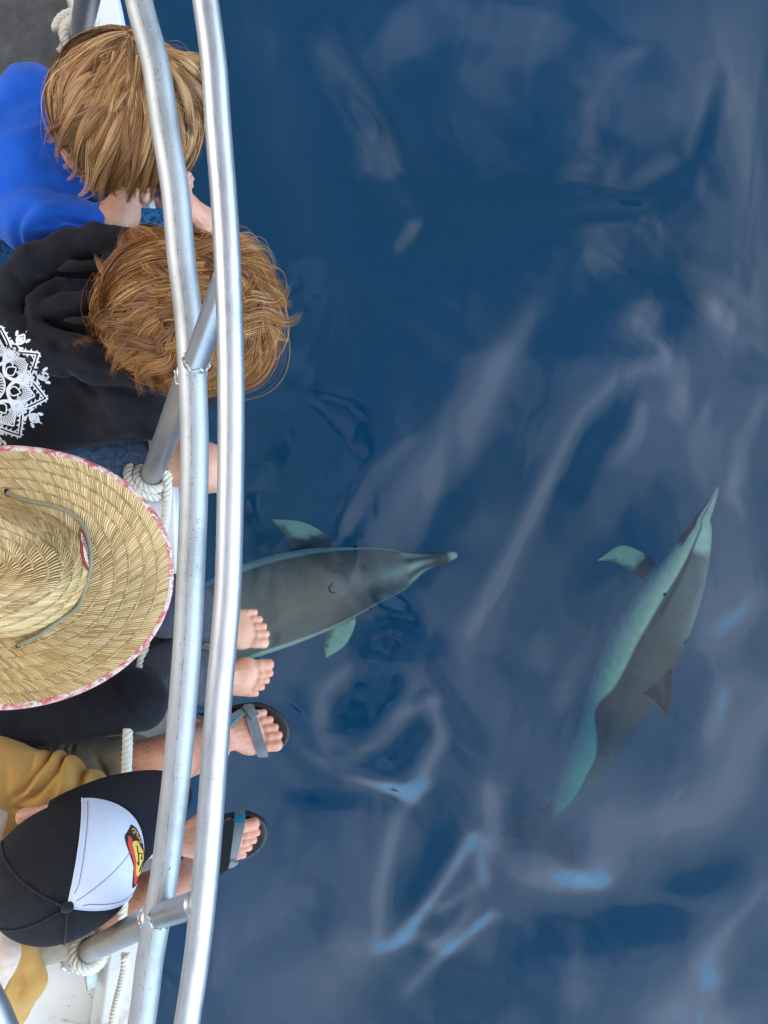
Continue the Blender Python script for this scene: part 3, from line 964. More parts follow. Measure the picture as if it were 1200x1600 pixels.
# ================================================================== the boat
def metal_mat(name, base, rough, pit, band, dull):
    """weathered aluminium pipe: u runs along the pipe in metres, v round it"""
    m, nt, b = new_mat(name)
    uv = node(nt, 'ShaderNodeUVMap')
    sp = node(nt, 'ShaderNodeSeparateXYZ'); link(nt, uv.outputs[0], sp.inputs[0])
    co = objco(nt)
    big = noise(nt, 9, 5, 0.6, co)
    mp = node(nt, 'ShaderNodeMapping'); mp.inputs['Scale'].default_value = (14, 60, 1); link(nt, uv.outputs[0], mp.inputs[0])
    streak = noise(nt, 3.0, 5, 0.65, mp.outputs[0])
    c = ramp(nt, mathn(nt, 'ADD', mathn(nt, 'MULTIPLY', big, 0.55), mathn(nt, 'MULTIPLY', streak, 0.45)),
             [(0.32, tuple(x * 0.62 for x in base)), (0.5, base), (0.68, tuple(min(1, x * 1.1) for x in base))])
    # corrosion pits scattered along one band of the pipe
    vor = node(nt, 'ShaderNodeTexVoronoi'); vor.inputs['Scale'].default_value = 210; link(nt, co, vor.inputs['Vector'])
    pitm = ramp(nt, vor.outputs['Distance'], [(0.16, (1, 1, 1)), (0.34, (0, 0, 0))])
    patch = ramp(nt, noise(nt, 30, 4, 0.7, co), [(0.50, (0, 0, 0)), (0.62, (1, 1, 1))])
    dv = mathn(nt, 'ABSOLUTE', mathn(nt, 'SUBTRACT', sp.outputs[1], band))
    inb = ramp(nt, dv, [(0.05, (1, 1, 1)), (0.13, (0.12, 0.12, 0.12))])
    pm = mathn(nt, 'MULTIPLY', mathn(nt, 'MULTIPLY', pitm, patch), mathn(nt, 'MULTIPLY', inb, pit))
    c = mixc(nt, pm, c, (0.20, 0.19, 0.17))
    line = ramp(nt, mathn(nt, 'ABSOLUTE', mathn(nt, 'SUBTRACT', mathn(nt, 'ADD', sp.outputs[1], mathn(nt, 'MULTIPLY', noise(nt, 26, 3, 0.6, co), 0.03)), band + 0.045)), [(0.004, (1, 1, 1)), (0.010, (0, 0, 0))])
    c = mixc(nt, mathn(nt, 'MULTIPLY', mathn(nt, 'MULTIPLY', line, ramp(nt, noise(nt, 60, 4, 0.7, co), [(0.42, (0, 0, 0)), (0.56, (1, 1, 1))])), 0.6 * pit), c, (0.22, 0.21, 0.19))
    st2 = ramp(nt, noise(nt, 34, 6, 0.72, co, 0.5), [(0.60, (0, 0, 0)), (0.68, (1, 1, 1))])
    c = mixc(nt, mathn(nt, 'MULTIPLY', st2, 0.22), c, (0.36, 0.30, 0.20))
    fine = ramp(nt, noise(nt, 420, 2, 0.6, co), [(0.62, (0, 0, 0)), (0.74, (1, 1, 1))])
    c = mixc(nt, mathn(nt, 'MULTIPLY', fine, 0.30 * pit), c, (0.25, 0.24, 0.22))
    link(nt, c, b.inputs['Base Color'])
    b.inputs['Metallic'].default_value = dull
    link(nt, ramp(nt, streak, [(0.3, (rough - .07,) * 3), (0.7, (rough + .12,) * 3)]), b.inputs['Roughness'])
    h = mathn(nt, 'SUBTRACT', mathn(nt, 'MULTIPLY', noise(nt, 260, 3, 0.6, co), 0.35), mathn(nt, 'MULTIPLY', pm, 1.2))
    bump(nt, b, h, 0.35, 0.0007)
    return m


MAT_MID = metal_mat('weathered_aluminium', (0.47, 0.475, 0.47), 0.55, 1.0, 0.75, 0.93)
MAT_TOP = metal_mat('brushed_aluminium', (0.56, 0.565, 0.57), 0.42, 0.25, 0.75, 0.96)
MAT_POST = metal_mat('dull_aluminium', (0.42, 0.42, 0.42), 0.38, 0.5, 0.5, 0.9)
MAT_WELD = simple_mat('weld_metal', (0.50, 0.50, 0.49), 0.42, 0.95, 60, 0.1, 180, 0.6, 0.002)

boat = empty('boat', V(150, 800, 1.70))
tag(boat, 'white boat edge with aluminium pipe railing and worn painted deck', 'boat')

# --- deck edge as seen from above: (outer edge of the toe rail), at deck height
DK = 1.66
rail_out = catmull([V(140, -130, DK), V(168, -60, DK), V(193, 45, DK), V(238, 320, DK), V(262, 560, DK), V(276, 800, DK), V(274, 960, DK), V(262, 1200, DK), V(218, 1560, DK), V(196, 1690, DK), V(176, 1800, DK)], 90)
Tn = np.gradient(rail_out, axis=0); Tn /= np.linalg.norm(Tn, axis=1)[:, None]
NI = np.stack([-Tn[:, 1], Tn[:, 0], 0 * Tn[:, 0]], -1)                 # inboard (-x) side
if NI[45, 0] > 0:
    NI = -NI


def paint_mat(name, col, rust, wear_scale=7.0, rough=0.45, green=0.0, darkspots=1.0):
    m, nt, b = new_mat(name)
    co = objco(nt)
    f = noise(nt, 3.2, 5, 0.6, co)
    c = ramp(nt, f, [(0.3, tuple(x * 0.86 for x in col)), (0.7, col)])
    st = ramp(nt, noise(nt, wear_scale, 6, 0.68, co, 0.8), [(0.58, (0, 0, 0)), (0.66, (1, 1, 1))])
    c = mixc(nt, mathn(nt, 'MULTIPLY', st, rust), c, (0.42, 0.25, 0.09))
    vo = node(nt, 'ShaderNodeTexVoronoi'); vo.inputs['Scale'].default_value = 46; link(nt, co, vo.inputs['Vector'])
    sp = ramp(nt, vo.outputs['Distance'], [(0.07, (1, 1, 1)), (0.13, (0, 0, 0))])
    gate = ramp(nt, noise(nt, 10, 2, 0.5, co), [(0.45, (0, 0, 0)), (0.55, (1, 1, 1))])
    c = mixc(nt, mathn(nt, 'MULTIPLY', mathn(nt, 'MULTIPLY', sp, gate), 0.7 * darkspots), c, (0.10, 0.07, 0.04))
    gr = ramp(nt, noise(nt, 90, 4, 0.7, co), [(0.60, (0, 0, 0)), (0.8, (1, 1, 1))])
    c = mixc(nt, mathn(nt, 'MULTIPLY', gr, 0.25), c, (0.3, 0.28, 0.22))
    link(nt, c, b.inputs['Base Color'])
    b.inputs['Roughness'].default_value = rough
    bump(nt, b, noise(nt, 140, 3, 0.6, co), 0.25, 0.0008)
    return m


MAT_WHITE = paint_mat('white_gloss_paint', (0.80, 0.80, 0.77), 0.35, 6.0, 0.42, darkspots=0.15)
MAT_DECKW = paint_mat('stained_white_deck', (0.66, 0.66, 0.62), 0.85, 8.0, 0.6)
MAT_HULL = paint_mat('hull_paint', (0.70, 0.71, 0.70), 0.1, 3.0, 0.3, darkspots=0.0)


def nonskid():
    m, nt, b = new_mat('dark_nonskid')
    co = objco(nt)
    n1 = noise(nt, 22, 6, 0.7, co); n2 = noise(nt, 160, 3, 0.7, co)
    c = ramp(nt, n1, [(0.28, (0.028, 0.028, 0.029)), (0.55, (0.062, 0.061, 0.060)), (0.78, (0.12, 0.118, 0.115))])
    sc = ramp(nt, noise(nt, 40, 6, 0.75, co, 0.4), [(0.66, (0, 0, 0)), (0.74, (1, 1, 1))])
    c = mixc(nt, mathn(nt, 'MULTIPLY', sc, 0.22), c, (0.30, 0.30, 0.30))
    link(nt, c, b.inputs['Base Color'])
    b.inputs['Roughness'].default_value = 0.75
    bump(nt, b, n2, 0.8, 0.0018)
    return m


MAT_GRIT = nonskid()


def strip(name, profile, mat, i0=0, i1=None, parent=boat, bevel=True):
    """sweep a profile [(inboard offset, height)] along the deck edge"""
    i1 = len(rail_out) if i1 is None else i1
    pr = np.array(profile, float)
    n = i1 - i0; m = len(pr)
    v = rail_out[i0:i1, None, :] + NI[i0:i1, None, :] * np.minimum(pr[None, :, 0, None], 0.2) + np.array([-1.0, 0, 0]) * np.maximum(pr[None, :, 0, None] - 0.2, 0) + np.array([0, 0, 1.0]) * pr[None, :, 1, None]
    i, j = np.meshgrid(np.arange(n - 1), np.arange(m), indexing='ij'); j2 = (j + 1) % m
    f = np.stack([i * m + j, i * m + j2, (i + 1) * m + j2, (i + 1) * m + j], -1).reshape(-1, 4).tolist()
    f += [list(range(m))[::-1], [(n - 1) * m + q for q in range(m)]]
    o = mesh_obj(name, v.reshape(-1, 3), f, mat, parent, smooth=False)
    if not bevel:
        return o
    bv = o.modifiers.new('edge', 'BEVEL'); bv.width = 0.004; bv.segments = 2; bv.limit_method = 'ANGLE'; bv.angle_limit = math.radians(35)
    return o


strip('toe_rail', [(0.0, -0.03), (0.0, 0.012), (0.072, 0.012), (0.108, -0.035), (0.108, -0.045)], MAT_WHITE)
# the hull flares out from the waterline to the deck edge
strip('hull', [(0.014, -0.032), (0.09, -0.22), (0.42, -0.75), (0.78, -1.24), (1.05, -1.75), (1.5, -1.9), (1.5, -0.2), (0.2, -0.2)], MAT_HULL)
k_split = int(np.argmin(np.abs(rail_out[:, 1] - V(0, 620, DK)[1])))
strip('deck', [(0.104, -0.045), (1.6, -0.045), (1.6, -0.075), (0.104, -0.075)], MAT_DECKW, 0, None)
boat.children[-1].name = 'deck'
lo_y, hi_y = sorted((rail_out[0, 1], rail_out[k_split, 1]))
strip('deck_nonskid', [(0.118, -0.0455), (1.59, -0.0455), (1.59, -0.041), (0.118, -0.041)], MAT_GRIT, 0, k_split + 1, bevel=False) if rail_out[0, 1] > 0 else strip('deck_nonskid', [(0.118, -0.0455), (1.59, -0.0455), (1.59, -0.041), (0.118, -0.041)], MAT_GRIT, k_split, None, bevel=False)

# --- railing
R1 = [(196, -130, 1.10), (217, 0, 1.08), (243, 100, 1.07), (258, 200, 1.065), (274, 300, 1.06), (283, 400, 1.058), (294, 490, 1.055), (301, 590, 1.05), (304, 700, 1.05), (302, 800, 1.05), (298, 900, 1.05), (293, 1000, 1.05), (284, 1120, 1.05), (277, 1200, 1.055), (268, 1280, 1.055), (258, 1360, 1.06), (246, 1432, 1.062), (234, 1500, 1.07), (221, 1600, 1.08), (190, 1760, 1.1)]
R2 = [(302, -130, 0.95), (321, 0, 0.94), (334, 100, 0.935), (341, 200, 0.93), (349, 300, 0.925), (355, 400, 0.92), (360, 540, 0.92), (361, 700, 0.92), (357, 900, 0.92), (350, 1000, 0.92), (343, 1080, 0.92), (334, 1200, 0.925), (327, 1300, 0.93), (318, 1400, 0.935), (307, 1500, 0.94), (292, 1600, 0.95), (262, 1780, 0.955)]


def pipe(name, pts, rad, mat, n=160, nseg=40, parent=boat):
    v, f, uv = tube_geo(catmull(pts, n), rad, nseg)
    uv[:, 1] = uv[:, 1]
    return mesh_obj(name, v, f, mat, parent, True, None, uv)


pipe('mid_rail', [V(*p) for p in R1], 0.0190, MAT_MID)
pipe('top_rail', [V(*p) for p in R2], 0.0158, MAT_TOP)


def bead(name, c, axis, rad, w, parent):
    """a lumpy welded joint round a pipe"""
    axis = np.asarray(axis, float); axis /= np.linalg.norm(axis)
    a = np.cross(axis, [0.3, 0.2, 0.9]); a /= np.linalg.norm(a); b = np.cross(axis, a)
    t = np.linspace(0, 2 * np.pi, 60)
    wob = 1 + 0.05 * np.sin(t * 17) + 0.03 * np.sin(t * 9 + 1)
    ring = c + (np.cos(t)[:, None] * a + np.sin(t)[:, None] * b) * (rad * wob)[:, None] + axis * (0.003 * np.sin(t * 5))[:, None]
    v, f, uv = tube_geo(ring, w * (1 + 0.25 * np.sin(t * 23)), 8)
    mesh_obj(name, v, f, MAT_WELD, parent)


def post(base, j1, j2, foot):
    """a stanchion from the deck to the mid rail, and the stub on to the top rail"""
    p0, p1, p2 = V(*base), V(*j1), V(*j2)
    o = pipe('post', [p0 + (p1 - p0) * t for t in (0, .33, .66, 1)], 0.0205, MAT_POST, 40, 36)
    stub = pipe('rail_stub', [p1 + (p2 - p1) * t for t in (0, .33, .66, 1)], 0.0165, MAT_TOP if False else MAT_POST, 30, 32)
    d = (p2 - p1) / np.linalg.norm(p2 - p1)
    bead('weld', p1 + d * 0.020, d, 0.0172, 0.0017, stub)
    d0 = (p1 - p0) / np.linalg.norm(p1 - p0)
    bead('weld', p1 - d0 * 0.020, d0, 0.0203, 0.0017, o)
    if foot:
        bead('weld', p0 + d0 * 0.006, d0, 0.0205, 0.004, o)
    return o


post((122, 75, 1.66), (150, -75, 1.10), (235, -190, 0.95), False)
post((226, 770, 1.64), (301, 580, 1.052), (356, 430, 0.925), False)
post((112, 1500, 1.66), (246, 1432, 1.062), (309, 1412, 0.935), True)

# hinge plate with two bolts on the inner face of the toe rail, beside the last post
pl = V(141, 1521, 1.668)
ax_u = np.array([0.15, -1.0, 0.0]); ax_u /= np.linalg.norm(ax_u)
ax_n = np.array([-0.62, -0.10, 0.78]); ax_n -= ax_u * (ax_n @ ax_u); ax_n /= np.linalg.norm(ax_n)
ax_w = np.cross(ax_n, ax_u)
bm = MB()


def slab(c, u, w, n_, hu, hw, hn):
    v = [c + u * a * hu + w * b * hw + n_ * e * hn for a in (-1, 1) for b in (-1, 1) for e in (-1, 1)]
    return np.array(v), [[0, 1, 3, 2], [4, 6, 7, 5], [0, 4, 5, 1], [2, 3, 7, 6], [0, 2, 6, 4], [1, 5, 7, 3]]


MAT_STEEL = simple_mat('stainless_plate', (0.30, 0.29, 0.27), 0.4, 1.0, 40, 0.15, 120, 0.3, 0.001)
pv, pf = slab(pl, ax_u, ax_w, ax_n, 0.019, 0.019, 0.0025)
br = mesh_obj('bracket', pv, pf, MAT_STEEL, boat, False)
for a, b_ in ((-0.007, -0.006), (0.006, 0.004)):
    c = pl + ax_u * a + ax_w * b_
    v, f, uv = tube_geo(np.array([c, c + ax_n * 0.0055, c + ax_n * 0.007]), [0.0052, 0.0048, 0.002], 6)
    mesh_obj('bolt', v, f, MAT_STEEL, br, False)
pv, pf = slab(pl + ax_w * 0.021 + ax_n * 0.010, ax_u, ax_n, ax_w, 0.019, 0.012, 0.0022)
mesh_obj('bracket_flange', pv, pf, MAT_STEEL, br, False)

# the end of a second handrail, close to the photographer
hr = pipe('handrail', [V(-900, 900, 0.75), V(-500, 1130, 0.68), V(-200, 1370, 0.63), V(-70, 1500, 0.62), V(-25, 1565, 0.62), V(8, 1640, 0.63), V(40, 1740, 0.65), V(60, 2000, 0.75), V(70, 2300, 0.9)], 0.015, MAT_POST, 90, 32, None)
tag(hr, 'blurred end of a grey pipe handrail in the bottom corner of the deck', 'handrail')

# ------------------------------------------------------------------ rope
def rope_mat():
    m, nt, b = new_mat('rope_fibre')
    uv = node(nt, 'ShaderNodeUVMap')
    mp = node(nt, 'ShaderNodeMapping'); mp.inputs['Scale'].default_value = (60, 14, 1); link(nt, uv.outputs[0], mp.inputs[0])
    f = noise(nt, 6, 4, 0.7, mp.outputs[0])
    c = ramp(nt, f, [(0.25, (0.46, 0.41, 0.32)), (0.6, (0.70, 0.65, 0.54)), (0.8, (0.80, 0.76, 0.66))])
    link(nt, c, b.inputs['Base Color'])
    b.inputs['Roughness'].default_value = 0.9
    bump(nt, b, f, 0.5, 0.0008)
    return m


MAT_ROPE = rope_mat()


def rope_geo(path, rad, n=None, pitch=0.030, phase=0):
    """three strands laid round each other"""
    L = np.sum(np.linalg.norm(np.diff(path, axis=0), axis=1))
    n = n or int(L / 0.0035)
    s = np.concatenate([[0], np.cumsum(np.linalg.norm(np.diff(path, axis=0), axis=1))])
    t = np.linspace(0, L, n)
    P = np.stack([np.interp(t, s, path[:, k]) for k in range(3)], -1)
    T, N, B = frames(P)
    mb = MB()
    for q in range(3):
        a = 2 * np.pi * t / pitch + q * 2 * np.pi / 3 + phase
        mb.tube(P + (np.cos(a)[:, None] * N + np.sin(a)[:, None] * B) * rad * 0.52, rad * 0.54, 9)
    return mb


rope = empty('safety_rope', V(200, 1180, 1.45))
tag(rope, 'cream twisted rope tied round the railing posts along the deck edge', 'rope')
RR = 0.0092


def wrap(c, axis, rp, turns, rise, start=0.0, tilt=(0, 0, 0)):
    axis = np.asarray(axis, float) + np.asarray(tilt, float); axis /= np.linalg.norm(axis)
    a = np.cross(axis, [0.1, 1, 0.1]); a /= np.linalg.norm(a); b = np.cross(axis, a)
    t = np.linspace(0, turns * 2 * np.pi, int(44 * turns))
    return np.asarray(c) + (np.cos(t + start)[:, None] * a + np.sin(t + start)[:, None] * b) * (rp + RR + 0.004 * np.sin(t * 0.5)[:, None]) + axis * (rise * t / (2 * np.pi))[:, None]


pa = V(301, 580, 1.052) - V(226, 770, 1.64); pa /= np.linalg.norm(pa)
kc = V(226, 770, 1.64) + pa * 0.105
rope_geo(wrap(kc, pa, 0.0205, 2.3, 0.0165, 2.0), RR).build('rope_knot', MAT_ROPE, rope)
rope_geo(wrap(kc + pa * 0.01, pa, 0.032, 0.85, 0.010, 3.0, (0.25, 0.2, 0)), RR, phase=1).build('rope_knot', MAT_ROPE, rope)
qa = V(150, -75, 1.10) - V(122, 75, 1.66); qa /= np.linalg.norm(qa)
kq = V(122, 75, 1.66) + qa * 0.085
rope_geo(wrap(kq, qa, 0.0205, 2.6, 0.016, 1.0), RR).build('rope_knot', MAT_ROPE, rope)
rope_geo(wrap(kq + qa * 0.006, qa, 0.034, 0.9, 0.012, 0.6, (-0.2, 0.25, 0)), RR, phase=2).build('rope_knot', MAT_ROPE, rope)
ra = V(246, 1432, 1.062) - V(112, 1500, 1.66); ra /= np.linalg.norm(ra)
kr = V(112, 1500, 1.66) + ra * 0.215
rope_geo(wrap(kr, ra, 0.0205, 1.6, 0.019, 0.4), RR).build('rope_knot', MAT_ROPE, rope)
run1 = catmull([V(258, 735, 1.515), V(262, 775, 1.52), V(250, 870, 1.55), V(228, 1000, 1.50), V(203, 1120, 1.42), V(199, 1170, 1.40), V(197, 1240, 1.42), V(196, 1360, 1.47), V(190, 1440, 1.47), V(184, 1458, 1.47)], 200)
rope_geo(run1, RR).build('rope_run', MAT_ROPE, rope)
run2 = catmull([V(196, 1492, 1.49), V(196, 1512, 1.50), V(190, 1540, 1.52), V(178, 1590, 1.55), V(165, 1680, 1.56), V(150, 1760, 1.56)], 100)
rope_geo(run2, RR).build('rope_run', MAT_ROPE, rope)
run0 = catmull([V(120, -120, 1.53), V(128, -40, 1.53), V(124, 30, 1.535), V(140, 62, 1.53), V(190, 250, 1.5), V(222, 500, 1.5), V(238, 680, 1.51), V(246, 722, 1.52)], 160)
rope_geo(run0, RR).build('rope_run', MAT_ROPE, rope)
# ================================================================== people: shared builders
def skin_mat(name, base, red, hairy=0.0):
    m, nt, b = new_mat(name)
    co = objco(nt)
    f = noise(nt, 18, 5, 0.6, co)
    c = ramp(nt, f, [(0.28, tuple(lerp(base[i], red[i], 0.9) for i in range(3))), (0.55, base), (0.8, tuple(min(1, x * 1.1) for x in base))])
    sp = ramp(nt, noise(nt, 130, 3, 0.6, co), [(0.66, (0, 0, 0)), (0.74, (1, 1, 1))])
    c = mixc(nt, mathn(nt, 'MULTIPLY', sp, 0.22), c, tuple(x * 0.5 for x in red))
    if hairy:
        mp = node(nt, 'ShaderNodeMapping'); mp.inputs['Scale'].default_value = (60, 420, 60); mp.inputs['Rotation'].default_value = (0, 0, 0.5); link(nt, co, mp.inputs[0])
        hz = ramp(nt, noise(nt, 1.0, 2, 0.5, mp.outputs[0], 1.2), [(0.60, (0, 0, 0)), (0.68, (1, 1, 1))])
        c = mixc(nt, mathn(nt, 'MULTIPLY', hz, hairy), c, (0.12, 0.06, 0.03))
    c = mixc(nt, 1.0, c, vcol(nt), 'MULTIPLY')
    link(nt, c, b.inputs['Base Color'])
    b.inputs['Roughness'].default_value = 0.5
    b.inputs['Specular IOR Level'].default_value = 0.35
    b.inputs['Subsurface Weight'].default_value = 0.12
    b.inputs['Subsurface Radius'].default_value = (1.0, 0.35, 0.2)
    b.inputs['Subsurface Scale'].default_value = 0.008
    bump(nt, b, noise(nt, 320, 3, 0.6, co), 0.25, 0.0006)
    return m


SKIN_KID = skin_mat('skin_fair', (0.60, 0.325, 0.215), (0.54, 0.235, 0.15))
SKIN_FEET = skin_mat('skin_light', (0.60, 0.335, 0.215), (0.54, 0.225, 0.14))
SKIN_MAN = skin_mat('skin_sunburnt', (0.56, 0.29, 0.19), (0.48, 0.17, 0.11), 0.55)

_foot_cache = {}


def foot_geo(side):
    """a bare left (side=+1) or right (-1) foot: x forward, big toe towards -y for the left foot; ankle at the origin column"""
    if side in _foot_cache:
        return _foot_cache[side]
    s = Sdf(0.0024)
    q = -1.0 * side                                                     # big-toe side
    s.ell((-0.045, 0, 0.030), (0.034, 0.030, 0.030), 0.02)
    s.cone((-0.035, 0, 0.15), (-0.028, 0, 0.062), 0.031, 0.034, 0.03)
    s.cone((-0.03, 0, 0.055), (0.03, 0.004 * q, 0.042), 0.035, 0.031, 0.03)
    s.cone((0.03, 0.004 * q, 0.042), (0.10, 0.006 * q, 0.022), 0.031, 0.022, 0.03, flat=((0, 0, 1), 0.9))
    s.ell((-0.028, 0.031 * q, 0.072), (0.014, 0.010, 0.014), 0.012)     # ankle bones
    s.ell((-0.034, -0.031 * q, 0.064), (0.014, 0.010, 0.014), 0.012)
    s.ell((0.108, 0.026 * q, 0.020), (0.034, 0.023, 0.018), 0.02)
    s.ell((0.100, 0.000 * q, 0.020), (0.036, 0.026, 0.018), 0.02)
    s.ell((0.088, -0.024 * q, 0.017), (0.034, 0.021, 0.015), 0.02)
    s.ell((0.035, -0.028 * q, 0.014), (0.05, 0.014, 0.013), 0.015)
    for bx, by, tx, ty, r0, r1, z in ((0.118, 0.030, 0.172, 0.029, 0.0150, 0.0140, 0.017), (0.122, 0.0085, 0.176, 0.008, 0.0100, 0.0095, 0.016), (0.118, -0.0085, 0.167, -0.0095, 0.0098, 0.0090, 0.015), (0.110, -0.0245, 0.154, -0.026, 0.0094, 0.0088, 0.0135), (0.098, -0.039, 0.138, -0.0415, 0.0090, 0.0088, 0.012)):
        mid = (lerp(bx, tx, 0.55), lerp(by, ty, 0.55) * q, z + 0.003)
        s.cone((bx - 0.012, by * q * 0.96, z + 0.003), mid, r0 * 0.9, r1 * 0.93, 0.0035)
        s.cone(mid, (tx, ty * q, z - 0.003), r1 * 0.93, r1, 0.0035)
    for by, amp in ((0.022, .0026), (0.006, .0024), (-0.010, .002), (-0.024, .002)):   # tendons
        s.fold([(0.02, by * 0.4 * q, 0.075), (0.10, by * q, 0.042)], 0.004, amp)
    v, f = s.mesh()
    c = np.ones((len(v), 3))
    # nails, rosy toes and creases between them
    for tx, ty, r in ((0.1755, 0.029, 0.0095), (0.179, 0.008, 0.0058), (0.170, -0.0095, 0.0055), (0.157, -0.026, 0.0052), (0.141, -0.0415, 0.005)):
        d = np.hypot((v[:, 0] - tx + 0.002) / 1.1, v[:, 1] - ty * q)
        m = (1 - sstep(r * 0.85, r, d)) * (v[:, 2] > 0.015)
        c = lerp(c, np.array([1.12, 1.22, 1.28]), m[:, None])
        d2 = np.hypot(v[:, 0] - tx, v[:, 1] - ty * q)
        c = c * (1 - 0.18 * np.exp(-(d2 / 0.018) ** 2)[:, None] * np.array([0.0, 0.5, 0.6]))
    _foot_cache[side] = (v, f, c)
    return _foot_cache[side]


def place_foot(mb, side, ankle, fwd, up, scale=1.0, wide=1.08):
    v, f, c = foot_geo(side)
    R = rot_axes(fwd, up)
    w = v * np.array([1, wide, 1]) * scale
    mb.add(np.asarray(ankle) + w @ R.T, f, c)
    return R


def hand_sdf(s, wrist, fwd, back, side, scale=1.0, curl=1.0, k=0.008):
    """palm, four bent fingers and a thumb added to a distance field; back = direction of the back of the hand"""
    R = rot_axes(fwd, back)
    P = lambda x, y, z: np.asarray(wrist) + R @ (np.array([x, y * side, z]) * scale)
    s.cone(P(0, 0, 0), P(0.045, 0, 0.002), 0.022 * scale, 0.027 * scale, 0.02, flat=(R[:, 2], 0.62))
    s.ell(P(0.060, 0.0, 0.0), np.array([0.040, 0.038, 0.016]) * scale, 0.02, R)
    for y, L, r in ((0.029, 0.078, 0.0088), (0.010, 0.086, 0.0092), (-0.010, 0.080, 0.0088), (-0.027, 0.064, 0.0078)):
        a = P(0.088, y, 0.004); c1 = math.radians(52 * curl); c2 = math.radians(118 * curl); c3 = math.radians(165 * curl)
        p, pts = np.array([0.088, y, 0.004]), [a]
        for ang, fr in ((c1, .45), (c2, .32), (c3, .23)):
            p = p + np.array([math.cos(ang), 0, -math.sin(ang)]) * L * fr
            pts.append(P(*p))
        s.chain(pts, [r * scale * 1.06, r * scale, r * 0.94 * scale, r * 0.82 * scale], 0.004)
        s.ell(P(0.088, y, 0.008), np.array([0.011, 0.0095, 0.009]) * scale, 0.006, R)
    s.chain([P(0.018, 0.024, -0.004), P(0.050, 0.048, -0.014), P(0.078, 0.050, -0.028), P(0.098, 0.036, -0.036)], [0.015 * scale, 0.0115 * scale, 0.0105 * scale, 0.0085 * scale], 0.008)


def head_sdf(s, c, face, crown, r=1.0):
    """skull, jaw, nose, brow, lips and ears; face = where the nose points, crown = top of the head"""
    R = rot_axes(face, crown)
    P = lambda x, y, z: np.asarray(c) + R @ (np.array([x, y, z]) * r)
    s.ell(P(-0.012, 0, 0.02), np.array([0.094, 0.076, 0.088]) * r, 0.02, R)
    s.ell(P(0.028, 0, -0.05), np.array([0.062, 0.056, 0.062]) * r, 0.03, R)
    s.ell(P(0.064, 0, -0.088), np.array([0.022, 0.026, 0.018]) * r, 0.02, R)
    s.cone(P(0.082, 0, -0.002), P(0.102, 0, -0.036), 0.007 * r, 0.012 * r, 0.010)
    s.ell(P(0.076, 0, 0.018), np.array([0.014, 0.046, 0.009]) * r, 0.012, R)
    s.ell(P(0.086, 0, -0.060), np.array([0.008, 0.021, 0.006]) * r, 0.006, R)
    s.ell(P(0.083, 0, -0.070), np.array([0.008, 0.018, 0.007]) * r, 0.006, R)
    for sg in (1, -1):
        s.ell(P(0.078, 0.030 * sg, -0.008), np.array([0.012, 0.016, 0.010]) * r, 0.004, R, sub=True)
        s.ell(P(-0.008, 0.078 * sg, -0.018), np.array([0.019, 0.008, 0.030]) * r, 0.006, R)
        s.ell(P(-0.004, 0.087 * sg, -0.014), np.array([0.010, 0.006, 0.018]) * r, 0.005, R, sub=True)
    return R, P


def eyes(P, r, parent):
    m = simple_mat('eye_white', (0.75, 0.74, 0.72), 0.2)
    for sg in (1, -1):
        c = P(0.071, 0.030 * sg, -0.008)
        mb = MB(); d = np.array(P(0.1, 0.030 * sg, -0.008)) - c; d /= np.linalg.norm(d)
        t = np.linspace(0, np.pi, 9)
        mb.tube(c[None, :] - np.cos(t)[:, None] * d * 0.0105 * r, np.sin(t) * 0.0105 * r + 0.0004, 12, (1, 1, 1))
        mb.build('eye', m, parent)


# ------------------------------------------------------------------ hair
def hair_mat(name, rough=0.42):
    m, nt, b = new_mat(name)
    link(nt, vcol(nt), b.inputs['Base Color'])
    b.inputs['Roughness'].default_value = rough
    b.inputs['Specular IOR Level'].default_value = 0.45
    b.inputs['Anisotropic'].default_value = 0.5
    b.inputs['Sheen Weight'].default_value = 0.0
    return m


HAIR_MAT = hair_mat('hair_strands')


